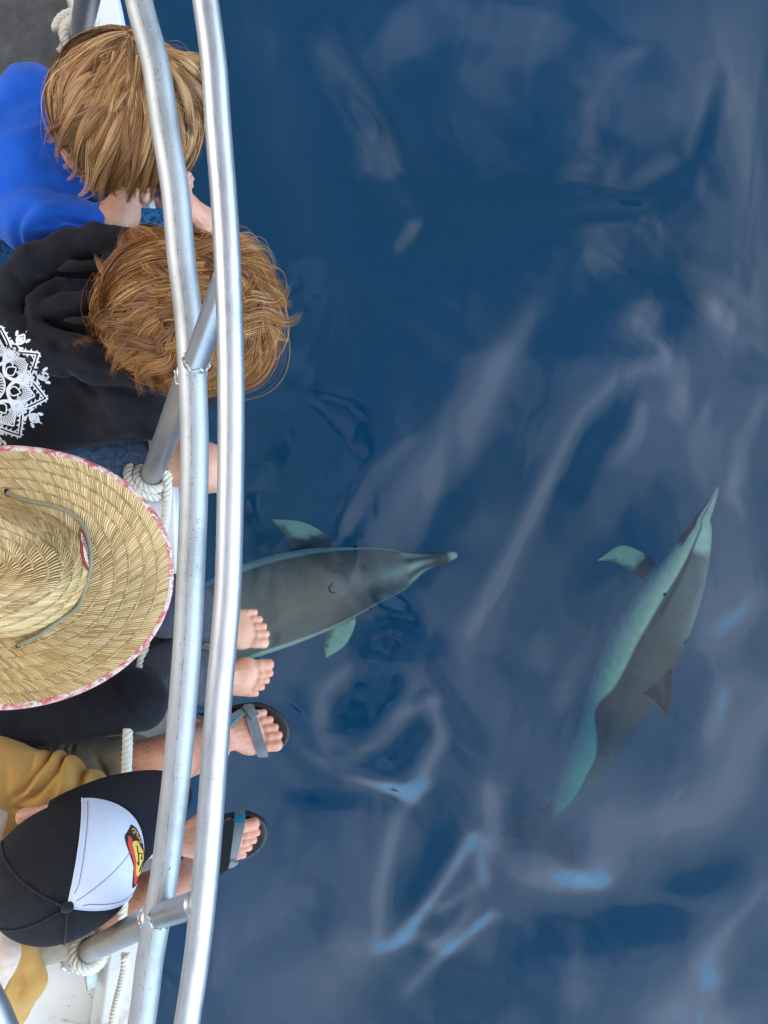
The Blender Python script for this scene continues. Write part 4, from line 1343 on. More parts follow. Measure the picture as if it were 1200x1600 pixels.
def hair(name, parent, c, rad, whorl, comb, comb_w, nlock, per, steps, length, colors, seed, wave=0.0, wfreq=2.2, spread=0.05, width=0.0011, cap_r=0.96, drop=0.35, lift=(0.0, 0.06), fly=0.02, start=0.28, wild=0.02, clump=0.75, flare=0.15, ljw=0.8):
    """locks of ribbons combed over an ellipsoid from a whorl; comb = direction it is swept towards"""
    g = np.random.default_rng(seed)
    c = np.asarray(c, float); rad = np.asarray(rad, float)
    w = np.asarray(whorl, float); w /= np.linalg.norm(w)
    a = np.cross(w, [0.31, 0.9, 0.2]); a /= np.linalg.norm(a); b = np.cross(w, a)
    comb = np.asarray(comb, float); comb = comb / (np.linalg.norm(comb) + 1e-9)
    n = nlock * per
    lk = np.repeat(np.arange(nlock), per)
    lth = np.abs(g.normal(0, 1, nlock)) * start * 1.6 + 0.03
    far_ = g.random(nlock) < 0.45
    lth[far_] = g.uniform(0.2, 1.25, far_.sum())
    lph = g.uniform(0, 2 * np.pi, nlock)
    th = np.clip(lth[lk] + g.normal(0, spread, n), 0.01, 2)
    ph = lph[lk] + g.normal(0, spread, n) / np.maximum(np.sin(th), 0.15)
    N = np.cos(th)[:, None] * w + np.sin(th)[:, None] * (np.cos(ph)[:, None] * a + np.sin(ph)[:, None] * b)
    lph2 = g.uniform(0, 6.28, nlock); lamp = g.uniform(0.4, 1.3, nlock); lfr = g.uniform(0.8, 1.25, nlock); lrad = g.uniform(*lift, nlock); llen = g.uniform(0.78, 1.12, nlock)
    srad = g.normal(0, 0.010, n); sl = llen[lk] * g.uniform(0.85, 1.08, n); sw = g.normal(0, 0.12, n)
    lfl = np.maximum(g.normal(0.2, 0.55, nlock), -0.4)
    flyw = (g.random(n) < fly) * g.uniform(0.5, 1, n)
    lc = g.uniform(0, 1, nlock); sc = np.clip(lc[lk] + g.normal(0, 0.09, n), 0, 1)
    col = np.stack([np.interp(sc, np.linspace(0, 1, len(colors)), [q[k] for q in colors]) for k in range(3)], -1)
    col *= g.uniform(0.88, 1.12, n)[:, None]
    ds = length / steps * sl
    jit = g.normal(0, wild, (n, 3)); ljit = g.normal(0, 0.30, (nlock, 3))
    pts = np.zeros((n, steps + 1, 3)); nor = np.zeros((n, steps + 1, 3))
    off = np.zeros((n, 3)); mean = rad.mean()
    for k in range(steps + 1):
        t = k / steps
        away = N * 0 + (N * (N @ w)[:, None] - w)                      # along the surface, away from the whorl
        away /= np.linalg.norm(away, axis=1)[:, None] + 1e-6
        tang = comb - N * (N @ comb)[:, None]
        tang /= np.linalg.norm(tang, axis=1)[:, None] + 0.15
        vdir = away * (1 - comb_w) + tang * comb_w + ljit[lk] * ljw + jit
        vdir -= N * np.sum(vdir * N, 1)[:, None]
        vdir /= np.linalg.norm(vdir, axis=1)[:, None] + 1e-6
        lat = np.cross(N, vdir)
        ww = wave * lamp[lk] * np.sin(2 * np.pi * wfreq * lfr[lk] * t * sl + lph2[lk] + sw) * min(1, t * 3)
        up = wave * 0.55 * lamp[lk] * np.cos(2 * np.pi * wfreq * lfr[lk] * t * sl + lph2[lk] + sw) * min(1, t * 3)
        r = 1 + lrad[lk] * (0.3 + 0.7 * math.sin(min(1, t * 1.6) * math.pi / 2)) + srad * (0.4 + t) + flare * lfl[lk] * t ** 2.5
        p = c + N * rad * (r + up / mean)[:, None] + lat * ww[:, None] + flyw[:, None] * (N * 0.022 + jit * 0.8) * t ** 1.5
        pts[:, k] = p; nor[:, k] = N
        N = N + vdir * (ds / mean)[:, None]
        N /= np.linalg.norm(N, axis=1)[:, None]
    # strands gather into pointed locks towards their tips
    cen = pts.reshape(nlock, per, steps + 1, 3).mean(1)
    cl = clump * np.linspace(0, 1, steps + 1) ** 1.3
    cl = cl[None, :, None] * np.where(g.random(n) < 0.10, 0.2, 1.0)[:, None, None]
    pts = pts * (1 - cl) + np.repeat(cen, per, axis=0) * cl
    low = np.clip(-(nor[:, :, 2] - 0.05), 0, 1)
    pts[:, :, 2] -= drop * low * 0.1
    T = np.gradient(pts, axis=1); T /= np.linalg.norm(T, axis=2)[..., None] + 1e-9
    S = np.cross(T, nor + g.normal(0, 0.35, (n, 1, 3))); S /= np.linalg.norm(S, axis=2)[..., None] + 1e-9
    tt_ = np.linspace(0, 1, steps + 1)
    wd = width * g.uniform(0.7, 1.3, n)[:, None] * (1 - 0.75 * tt_[None, :] ** 3)
    Lv = pts - S * wd[..., None] * 0.5; Rv = pts + S * wd[..., None] * 0.5
    v = np.stack([Lv, Rv], 2).reshape(-1, 3)
    i, k = np.meshgrid(np.arange(n), np.arange(steps), indexing='ij')
    b0 = (i * (steps + 1) + k) * 2
    f = np.stack([b0, b0 + 1, b0 + 3, b0 + 2], -1).reshape(-1, 4)
    cv = np.repeat(col, (steps + 1) * 2, axis=0)
    # scalp layer under the strands, in the shade colour of the roots
    U, Wg = np.meshgrid(np.linspace(0, np.pi, 26), np.linspace(0, 2 * np.pi, 40, endpoint=False), indexing='ij')
    sv = np.stack([np.sin(U) * np.cos(Wg), np.sin(U) * np.sin(Wg), np.cos(U)], -1)
    sv = c + sv.reshape(-1, 3) * rad * cap_r
    ii, jj = np.meshgrid(np.arange(25), np.arange(40), indexing='ij')
    sf = np.stack([ii * 40 + jj, (ii + 1) * 40 + jj, (ii + 1) * 40 + (jj + 1) % 40, ii * 40 + (jj + 1) % 40], -1).reshape(-1, 4)
    allv = np.vstack([v, sv]); allf = np.vstack([f, sf + len(v)])
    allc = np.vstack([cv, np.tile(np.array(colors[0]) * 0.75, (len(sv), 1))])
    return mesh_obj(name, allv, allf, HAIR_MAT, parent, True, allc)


def locks(name, parent, guides, per, rad, width, colors, seed, steps=30, tipw=0.4):
    """loose locks of hair along guide curves given as (px, py, depth) points"""
    g = np.random.default_rng(seed)
    Vs, Fs, Cs, n0 = [], [], [], 0
    for gd in guides:
        P = catmull(np.array([V(*q) for q in gd]), steps - 1)
        m = len(P); t = np.linspace(0, 1, m)
        T = np.gradient(P, axis=0); T /= np.linalg.norm(T, axis=1)[:, None] + 1e-9
        up = np.array([0, 0, 1.0]); S = np.cross(T, up); S /= np.linalg.norm(S, axis=1)[:, None] + 1e-9
        U = np.cross(S, T)
        a = g.uniform(-1, 1, per) * np.where(g.random(per) < 0.05, 2.6, 1.0); h = g.uniform(-0.6, 0.6, per)
        env = rad * (tipw + 0.75 * np.sin(np.clip(t * 0.9 + 0.12, 0, 1) * np.pi)) * g.uniform(0.7, 1.2)
        wob = 0.0016 * np.sin(t[None, :] * g.uniform(4, 9, (per, 1)) + g.uniform(0, 6.3, (per, 1))) * t
        pts = P[None] + S[None] * (a[:, None] * env[None, :] + wob)[..., None] + U[None] * ((h * (1 - 0.6 * a * a) + 0.5 * (1 - a * a))[:, None] * env[None, :])[..., None]
        # strands stop at different lengths
        cut = g.uniform(0.80, 1.0, per)
        idx = np.clip(t[None, :] * cut[:, None] * (m - 1), 0, m - 1.001)
        i0 = idx.astype(int); fr = (idx - i0)[..., None]
        r = np.arange(per)[:, None]
        pts = pts[r, i0] * (1 - fr) + pts[r, i0 + 1] * fr
        side = S[None] * np.ones((per, 1, 1)) + U[None] * g.normal(0, 0.4, (per, 1, 1))
        wd = width * g.uniform(0.7, 1.3, per)[:, None] * (1 - 0.7 * t[None, :] ** 3)
        v = np.stack([pts - side * wd[..., None] / 2, pts + side * wd[..., None] / 2], 2).reshape(-1, 3)
        i, k = np.meshgrid(np.arange(per), np.arange(m - 1), indexing='ij')
        b0 = (i * m + k) * 2
        f = np.stack([b0, b0 + 1, b0 + 3, b0 + 2], -1).reshape(-1, 4)
        base = g.uniform(0.22, 0.92)
        sc = np.clip(base + g.normal(0, 0.20, per), 0, 1)
        col = np.stack([np.interp(sc, np.linspace(0, 1, len(colors)), [q[c] for q in colors]) for c in range(3)], -1)
        Vs.append(v); Fs.append(f + n0); Cs.append(np.repeat(col, m * 2, 0)); n0 += len(v)
    return mesh_obj(name, np.vstack(Vs), np.vstack(Fs), HAIR_MAT, parent, True, np.vstack(Cs))


KID_HAIR = [(0.080, 0.031, 0.009), (0.20, 0.083, 0.024), (0.31, 0.140, 0.042), (0.44, 0.220, 0.074), (0.60, 0.355, 0.155)]
AUBURN = [(0.050, 0.018, 0.005), (0.150, 0.056, 0.013), (0.26, 0.100, 0.022), (0.38, 0.165, 0.040), (0.50, 0.26, 0.080)]


def sdf_obj(name, s, mat, parent, col=None):
    v, f = s.mesh()
    o = mesh_obj(name, v, f, mat, parent, True, np.ones((len(v), 3)) if col is None else col)
    return o, v, f


def pxl(pts, d):
    return [V(p[0], p[1], d) for p in pts]


# ================================================================== child in the blue shirt
kid = empty('person', V(-40, 300, 1.66))
tag(kid, 'blond child in a bright blue T-shirt sitting at the deck edge', 'person', 'people sitting along the boat edge')
s = Sdf(0.0045)
hc = V(203, 178, 1.235)
Rk, Pk = head_sdf(s, hc, (0.55, -0.15, -0.82), (0.82, 0.0, 0.57), 0.92)
s.cone(hc + np.array([-.03, -.01, -.03]), V(110, 250, 1.42), 0.040, 0.045, 0.03)
s.chain([V(90, 260, 1.45), V(20, 300, 1.5), V(-60, 340, 1.58)], [0.06, 0.075, 0.08], 0.04)
s.chain([V(-60, 290, 1.60), V(238, 262, 1.575), V(270, 305, 1.78), V(284, 322, 1.93)], [0.062, 0.047, 0.040, 0.028], 0.02)
s.chain([V(-60, 385, 1.60), V(262, 372, 1.575), V(298, 398, 1.93)], [0.062, 0.047, 0.028], 0.02)
s.chain([V(55, 352, 1.37), V(150, 352, 1.395), V(182, 350, 1.40)], [0.036, 0.033, 0.031], 0.02)
s.chain([V(182, 350, 1.40), V(192, 328, 1.405), V(196, 316, 1.405)], [0.030, 0.027, 0.0225], 0.02)
hand_sdf(s, V(195, 320, 1.405), (0.22, 0.9, -0.10), (0.55, 0.0, 0.8), -1, 0.66, 0.75, 0.006)
s.chain([V(75, 165, 1.38), V(160, 215, 1.47), V(228, 262, 1.52)], [0.036, 0.03, 0.024], 0.02)
hand_sdf(s, V(228, 262, 1.52), (0.9, -0.3, -0.1), (0, 0, 1), 1, 0.68, 0.7, 0.006)
bv, bf = s.mesh()
mb = MB(); mb.add(bv, bf, np.ones((len(bv), 3)))
place_foot(mb, 1, V(286, 322, 1.955), (0.78, -0.56, -0.25), (0.25, 0, 0.97), 0.72, 1.12)
place_foot(mb, -1, V(300, 398, 1.955), (0.85, -0.45, -0.25), (0.25, 0, 0.97), 0.72)
mb.build('body', SKIN_KID, kid)
eyes(Pk, 0.95, kid)

BLUE = cloth_mat('blue_jersey', (0.008, 0.088, 0.46), 900, 0.8, 0.08, 0.12, 0.0005)
s = Sdf(0.0045)
s.cone(V(56, 165, 1.385), V(60, 340, 1.385), 0.062, 0.064, 0.06)
s.cone(V(-25, 270, 1.43), V(-150, 330, 1.56), 0.115, 0.13, 0.06)
s.ell(V(60, 262, 1.41), (0.105, 0.115, 0.07), 0.06)
s.cone(V(75, 346, 1.365), V(158, 344, 1.390), 0.052, 0.035, 0.03)
s.cone(V(62, 165, 1.39), V(128, 195, 1.45), 0.052, 0.042, 0.03)
s.ell(V(182, 341, 1.395), (0.02, 0.026, 0.026), 0.008, sub=True)
for pts, wd, amp in (([(30, 425), (58, 385), (100, 368), (150, 372)], .006, -.009), ([(62, 372), (105, 352), (160, 356)], .005, -.006), ([(70, 378), (120, 362), (170, 362)], .006, .006),
                     ([(20, 400), (45, 360), (80, 335)], .010, -.006), ([(40, 392), (66, 352), (110, 330)], .009, .005), ([(88, 130), (100, 180), (128, 235), (170, 300)], .008, -.004),
                     ([(158, 318), (168, 338), (160, 362)], .0025, -.0025), ([(0, 250), (60, 230), (100, 200)], .012, .004), ([(-10, 330), (60, 300), (120, 300)], .014, -.004), ([(10, 200), (50, 175), (85, 160)], .012, -.004)):
    s.foldxy(pxl(pts, 1.36), wd, amp * 1.7)
s.rough(9, 0.013, 3); s.rough(24, 0.005, 5)
_, v, f = sdf_obj('shirt', s, BLUE, kid)
# neckline
m, nt, b = new_mat('blue_print_cotton')
co = objco(nt)
n1 = noise(nt, 60, 3, 0.6, co, 2.0)
link(nt, ramp(nt, n1, [(0.36, (0.006, 0.03, 0.09)), (0.47, (0.012, 0.11, 0.30)), (0.56, (0.03, 0.25, 0.50)), (0.66, (0.008, 0.07, 0.2))]), b.inputs['Base Color'])
b.inputs['Roughness'].default_value = 0.8
s = Sdf(0.005)
s.chain([V(-70, 290, 1.60), V(120, 275, 1.58), V(236, 264, 1.572)], [0.075, 0.062, 0.053], 0.02)
s.chain([V(-70, 388, 1.60), V(120, 378, 1.58), V(262, 370, 1.572)], [0.075, 0.064, 0.054], 0.02)
s.rough(40, 0.004, 5)
sdf_obj('shorts', s, m, kid)
hair('hair', kid, hc + np.array([-0.001, 0.013, 0.004]), (0.104, 0.102, 0.097), (0.20, 0.66, 0.72), (-0.50, -0.9, 0.0), 0.45, 200, 56, 20, 0.265,
     KID_HAIR, 21, 0.0085, 1.3, 0.050, 0.0011, 0.86, 0.3, (-0.05, 0.15), 0.05, 0.28, 0.03)

gg = np.random.default_rng(15)
gl = []
for k in range(96):                                                     # shaggy locks falling from the crown over the neck
    q = gg.uniform(0, 1)
    ex, ey = np.interp(q, [0, .25, .5, .75, 1], [84, 100, 150, 205, 262]) + gg.normal(0, 7), np.interp(q, [0, .25, .5, .75, 1], [185, 238, 285, 292, 278]) + gg.normal(0, 10)
    sx_, sy_ = np.interp(q, [0, 1], [165, 238]) + gg.normal(0, 14), 92 + gg.uniform(-15, 70)
    st = np.array([sx_, sy_]); en = np.array([ex, ey]); dv = en - st; nr = np.array([-dv[1], dv[0]]) / np.linalg.norm(dv)
    bow = gg.normal(6 if q < .6 else -8, 7)
    tl_ = en + dv / np.linalg.norm(dv) * gg.uniform(2, 22) + nr * gg.normal(0, 7)
    gl.append([(*st, 1.128), (*(st + dv * .33 + nr * bow), 1.122), (*(st + dv * .7 + nr * bow * .9), 1.145 + gg.uniform(-.008, .01)), (*en, 1.215), (*tl_, 1.25)])
for k in range(16):                                                     # and round the right side
    q = gg.uniform(0, 1)
    ex, ey = np.interp(q, [0, .5, 1], [312, 322, 295]) + gg.normal(0, 4), np.interp(q, [0, .5, 1], [120, 190, 245]) + gg.normal(0, 6)
    gl.append([(255, 75 + 30 * q, 1.14), (285 + gg.normal(0, 5), 85 + 60 * q, 1.135), (ex - 4, ey - 35, 1.165), (ex, ey, 1.225), (ex - 8 - 16 * q, ey + 26, 1.26)])
fl_ = []
for k in range(50):
    a = math.radians(gg.uniform(-70, 200)); rr_ = gg.uniform(0.96, 1.12)
    fl_.append([(200 + 70 * math.cos(a - .4), 170 + 75 * math.sin(a - .4), 1.15), (200 + 116 * rr_ * math.cos(a), 170 + 116 * rr_ * math.sin(a), 1.19 + gg.uniform(-.01, .03)), (200 + 118 * rr_ * math.cos(a + .3), 172 + 120 * rr_ * math.sin(a + .3), 1.24)])
locks('flyaway_hair', kid, fl_, 2, 0.004, 0.00045, KID_HAIR, 17, 20)
locks('loose_locks', kid, gl, 64, 0.0058, 0.00058, KID_HAIR, 16)

# ================================================================== person in the black hoodie
hood = empty('person', V(-20, 610, 1.66))
tag(hood, 'person in a black hoodie with a white ornamental print, wavy auburn hair', 'person', 'people sitting along the boat edge')
s = Sdf(0.005)
hc2 = V(308, 482, 1.295)
Rh, Ph = head_sdf(s, hc2, (0.60, -0.05, -0.8), (0.8, 0.0, 0.6), 0.96)
s.cone(hc2 + np.array([-.04, 0, -.03]), V(150, 490, 1.40), 0.05, 0.055, 0.03)
s.chain([V(130, 500, 1.42), V(20, 590, 1.5), V(-60, 640, 1.62)], [0.08, 0.09, 0.10], 0.04)
s.chain([V(-60, 690, 1.62), V(235, 716, 1.575), V(318, 729, 1.555), V(322, 735, 1.75), V(305, 740, 2.0)], [0.072, 0.055, 0.0465, 0.048, 0.03], 0.02)
s.chain([V(-60, 590, 1.62), V(235, 570, 1.575), V(312, 565, 1.56), V(305, 590, 2.0)], [0.072, 0.055, 0.0465, 0.03], 0.02)
s.chain([V(200, 620, 1.40), V(250, 640, 1.47), V(300, 606, 1.53)], [0.04, 0.034, 0.024], 0.02)
hand_sdf(s, V(300, 606, 1.53), (0.1, 0.5, -0.8), (0, 0, 1), 1, 0.85, 0.9, 0.006)
s.chain([V(150, 430, 1.40), V(230, 400, 1.48), V(300, 440, 1.52)], [0.04, 0.034, 0.026], 0.02)
hand_sdf(s, V(300, 440, 1.52), (0.8, -0.4, -0.4), (0, 0, 1), -1, 0.85, 0.9, 0.006)
bv, bf = s.mesh()
mb = MB(); mb.add(bv, bf, np.ones((len(bv), 3)))
place_foot(mb, -1, V(303, 741, 2.03), (0.45, -0.05, -0.9), (0.9, 0, 0.45), 0.9)
place_foot(mb, 1, V(303, 591, 2.03), (0.45, 0.05, -0.9), (0.9, 0, 0.45), 0.9)
mb.build('body', SKIN_KID, hood)
eyes(Ph, 1.0, hood)

FLEECE = cloth_mat('black_fleece', (0.0105, 0.0100, 0.0130), 620, 0.95, 0.18, 0.05, 0.0008, 30, 0.25, (0.03, 0.03, 0.035))
s = Sdf(0.0042)
s.ell(V(45, 575, 1.44), (0.20, 0.150, 0.115), 0.06)
s.cone(V(150, 430, 1.385), V(205, 610, 1.385), 0.062, 0.066, 0.06)
s.cone(V(60, 655, 1.43), V(222, 648, 1.43), 0.062, 0.052, 0.05)
s.chain([V(205, 625, 1.40), V(252, 640, 1.47), V(312, 615, 1.51)], [0.060, 0.046, 0.034], 0.03)
s.chain([V(150, 430, 1.40), V(230, 400, 1.48), V(292, 436, 1.52)], [0.060, 0.046, 0.034], 0.03)
# the hood lying in folds round the neck
s.chain(pxl([(205, 378), (150, 373), (100, 384), (52, 408), (22, 440), (10, 480), (28, 522), (75, 556), (140, 576), (215, 588), (262, 600)], 1.305), [.026, .025, .024, .024, .024, .025, .027, .028, .028, .026, .022], 0.012)
s.ell(V(115, 470, 1.355), (0.105, 0.085, 0.05), 0.02)
s.chain(pxl([(60, 505), (52, 470), (70, 440), (115, 420), (175, 412), (215, 415)], 1.300), [.010, .013, .014, .015, .015, .013], 0.010)
s.chain(pxl([(42, 478), (62, 510), (115, 532), (175, 545), (235, 560)], 1.298), [.011, .014, .016, .017, .015], 0.010)
s.chain(pxl([(80, 480), (130, 470), (185, 462)], 1.300), [.016, .018, .016], 0.012)
s.chain(pxl([(95, 505), (140, 502), (200, 512)], 1.292), [.009, .010, .010], 0.008)
for pts, wd, amp in (([(45, 470), (58, 450), (90, 432), (150, 428), (205, 432)], .006, -.010), ([(60, 498), (100, 512), (160, 522), (230, 535)], .006, -.010), ([(130, 486), (165, 488), (205, 480)], .005, -.007),
                     ([(40, 530), (90, 566), (150, 584), (235, 604)], .0035, -.003), ([(30, 505), (80, 543), (140, 562), (210, 573)], .003, -.002), ([(105, 580), (125, 600), (150, 612)], .007, -.006), ([(72, 640), (160, 640), (240, 665)], .012, -.004),
                     ([(40, 700), (140, 690), (235, 686)], .008, -.006), ([(160, 600), (215, 612), (262, 640)], .010, -.006), ([(30, 430), (40, 452), (42, 500)], .005, -.006), ([(26, 480), (50, 478), (52, 520)], .004, -.004)):
    s.foldxy(pxl(pts, 1.31), wd, amp * 1.4)
s.rough(11, 0.012, 31); s.rough(30, 0.0045, 35)
ho, hv, hf = sdf_obj('hoodie', s, FLEECE, hood)
hoodie_bvh = bvh_of(hv, hf)

DENIM = cloth_mat('blue_denim', (0.060, 0.095, 0.16), 500, 0.85, 0.25, 0.1, 0.0006, 60, 0.7, (0.22, 0.28, 0.36), (0.25, 1, 1))
s = Sdf(0.005)
s.chain([V(-70, 690, 1.62), V(120, 704, 1.59), V(232, 716, 1.572)], [0.085, 0.072, 0.062], 0.02)
s.chain([V(-70, 590, 1.62), V(120, 580, 1.59), V(236, 570, 1.572)], [0.085, 0.072, 0.062], 0.02)
s.rough(40, 0.003, 8)
sdf_obj('denim_shorts', s, DENIM, hood)
hair('hair', hood, V(302, 484, 1.270) + np.array([0.0, 0.0, 0.005]), (0.128, 0.108, 0.100), (0.52, 0.10, 0.84), (-0.92, -0.38, 0.1), 0.42, 170, 72, 34, 0.44,
     AUBURN, 8, 0.022, 1.8, 0.075, 0.0011, 0.80, 0.3, (-0.08, 0.20), 0.06, 0.30, 0.03, 0.78, 0.30, 0.9)

gg = np.random.default_rng(25)
gl = []
for k in range(110):                                                     # long waves spreading over the hood
    q = gg.uniform(0, 1)
    ex = np.interp(q, [0, .2, .4, .6, .8, 1], [200, 166, 140, 158, 205, 270]) + gg.normal(0, 9); ey = np.interp(q, [0, .2, .4, .6, .8, 1], [376, 402, 482, 536, 582, 612]) + gg.normal(0, 10)
    st = np.array([gg.uniform(262, 345), np.interp(q, [0, 1], [395, 545]) + gg.normal(0, 16)]); en = np.array([ex, ey]); dv = en - st; L_ = np.linalg.norm(dv); nr = np.array([-dv[1], dv[0]]) / L_
    amp = gg.uniform(9, 19) * gg.choice([-1, 1]); ph = gg.uniform(0, 6.28)
    pts = []
    for t in np.linspace(0, 1, 9):
        p = st + dv * t + nr * amp * math.sin(ph + t * 6.2) * min(1, 3 * t)
        if t > .8:
            p = p + nr * np.sign(amp) * 24 * ((t - .8) / .2) ** 1.5 - dv / L_ * 8 * (t - .8) / .2
        pts.append((p[0], p[1], 1.165 + 0.085 * t ** 2.4 - 0.012 * math.sin(ph * 1.7 + t * 5.5) + gg.normal(0, .002)))
    gl.append(pts)
for k in range(60):                                                     # round the brow on the seaward side, hanging down
    f = math.sqrt(gg.uniform(0.10, 1)); a0 = gg.uniform(-95, 20); a1 = a0 + gg.uniform(55, 105)
    amp = gg.uniform(4, 12); ph = gg.uniform(0, 6.28); pts = []; f *= gg.uniform(0.88, 1.10)
    for t in np.linspace(0, 1, 8):
        a = math.radians(a0 + (a1 - a0) * t); fr_ = f * (0.93 + 0.12 * t)
        rx, ry = 97 * fr_ + amp * math.sin(ph + 6 * t), 122 * fr_ + amp * math.sin(ph + 6 * t)
        pts.append((334 + rx * math.cos(a), 484 + ry * math.sin(a), 1.158 + 0.095 * fr_ ** 2.6 - 0.010 * gg.random()))
    gl.append(pts)
for k in range(44):                                                     # straggling ends that break the outline (longer towards the hood)
    a = gg.choice([gg.uniform(80, 150), gg.uniform(150, 215), gg.uniform(-60, 60)]); am = math.radians(a)
    cx_, cy_ = 305, 484; rx, ry = 128, 112
    st = np.array([cx_ + rx * .45 * math.cos(am + .3), cy_ + ry * .45 * math.sin(am + .3)]); en = np.array([cx_ + rx * math.cos(am) * gg.uniform(1.02, 1.30), cy_ + ry * math.sin(am) * gg.uniform(1.05, 1.25)])
    dv = en - st; nr = np.array([-dv[1], dv[0]]) / np.linalg.norm(dv); amp = gg.uniform(9, 20) * gg.choice([-1, 1]); ph = gg.uniform(0, 6)
    gl.append([(*(st + dv * t + nr * (amp * math.sin(ph + 6.5 * t) * t + 10 * np.sign(amp) * t ** 3)), 1.158 + 0.10 * t ** 2) for t in np.linspace(0, 1, 9)])
fl_ = []
for k in range(60):                                                     # single flyaway hairs
    a = math.radians(gg.uniform(-90, 60)); rr_ = gg.uniform(0.95, 1.12)
    p0 = np.array([330 + 80 * math.cos(a - .5), 484 + 90 * math.sin(a - .5)]); p1 = np.array([330 + 106 * rr_ * math.cos(a), 484 + 128 * rr_ * math.sin(a)]); p2 = np.array([330 + 104 * rr_ * math.cos(a + .35), 484 + 126 * rr_ * math.sin(a + .35)])
    fl_.append([(*p0, 1.17), (*p1, 1.20 + gg.uniform(-.01, .03)), (*p2, 1.24)])
locks('flyaway_hair', hood, fl_, 2, 0.004, 0.00045, AUBURN, 27, 20)
locks('loose_locks', hood, gl, 64, 0.0076, 0.00062, AUBURN, 26, 40, 0.62)

# --- white ornamental print on the back of the hoodie
PRINT = cloth_mat('white_print_ink', (0.74, 0.75, 0.76), 500, 0.6, 0.06, 0.0, 0.0003)


def stroke2d(pts, w):
    pts = np.asarray(pts, float)
    t = np.gradient(pts, axis=0); t /= np.linalg.norm(t, axis=1)[:, None] + 1e-9
    nrm = np.stack([-t[:, 1], t[:, 0]], -1)
    w = (np.full(len(pts), w) if np.isscalar(w) else np.asarray(w)) * 1.12
    return pts + nrm * w[:, None] / 2, pts - nrm * w[:, None] / 2


def drop_on(bvh, px, py, d, off):
    q = V(px, py, d)
    o = Vector((0, 0, H)); dr = Vector(q) - o
    h = bvh.ray_cast(o, dr.normalized())
    if h[0] is None:
        return None
    n_ = h[1] if h[1].dot(dr) < 0 else -h[1]
    return np.array(h[0] + n_ * off)


def print_strips(name, strips, bvh, d, off, mat, parent):
    V_, F_ = [], []
    for A, B in strips:
        rows = []
        for a, b in zip(A, B):
            pa_ = drop_on(bvh, a[0], a[1], d, off); pb_ = drop_on(bvh, b[0], b[1], d, off)
            rows.append(None if pa_ is None or pb_ is None else (pa_, pb_))
        for r0, r1 in zip(rows[:-1], rows[1:]):
            if r0 is None or r1 is None:
                continue
            if max(np.linalg.norm(r0[0] - r1[0]), np.linalg.norm(r0[1] - r1[1])) > 0.03:
                continue
            k = len(V_); V_ += [r0[0], r0[1], r1[1], r1[0]]; F_.append([k, k + 1, k + 2, k + 3])
    return mesh_obj(name, np.array(V_), F_, mat, parent, True)


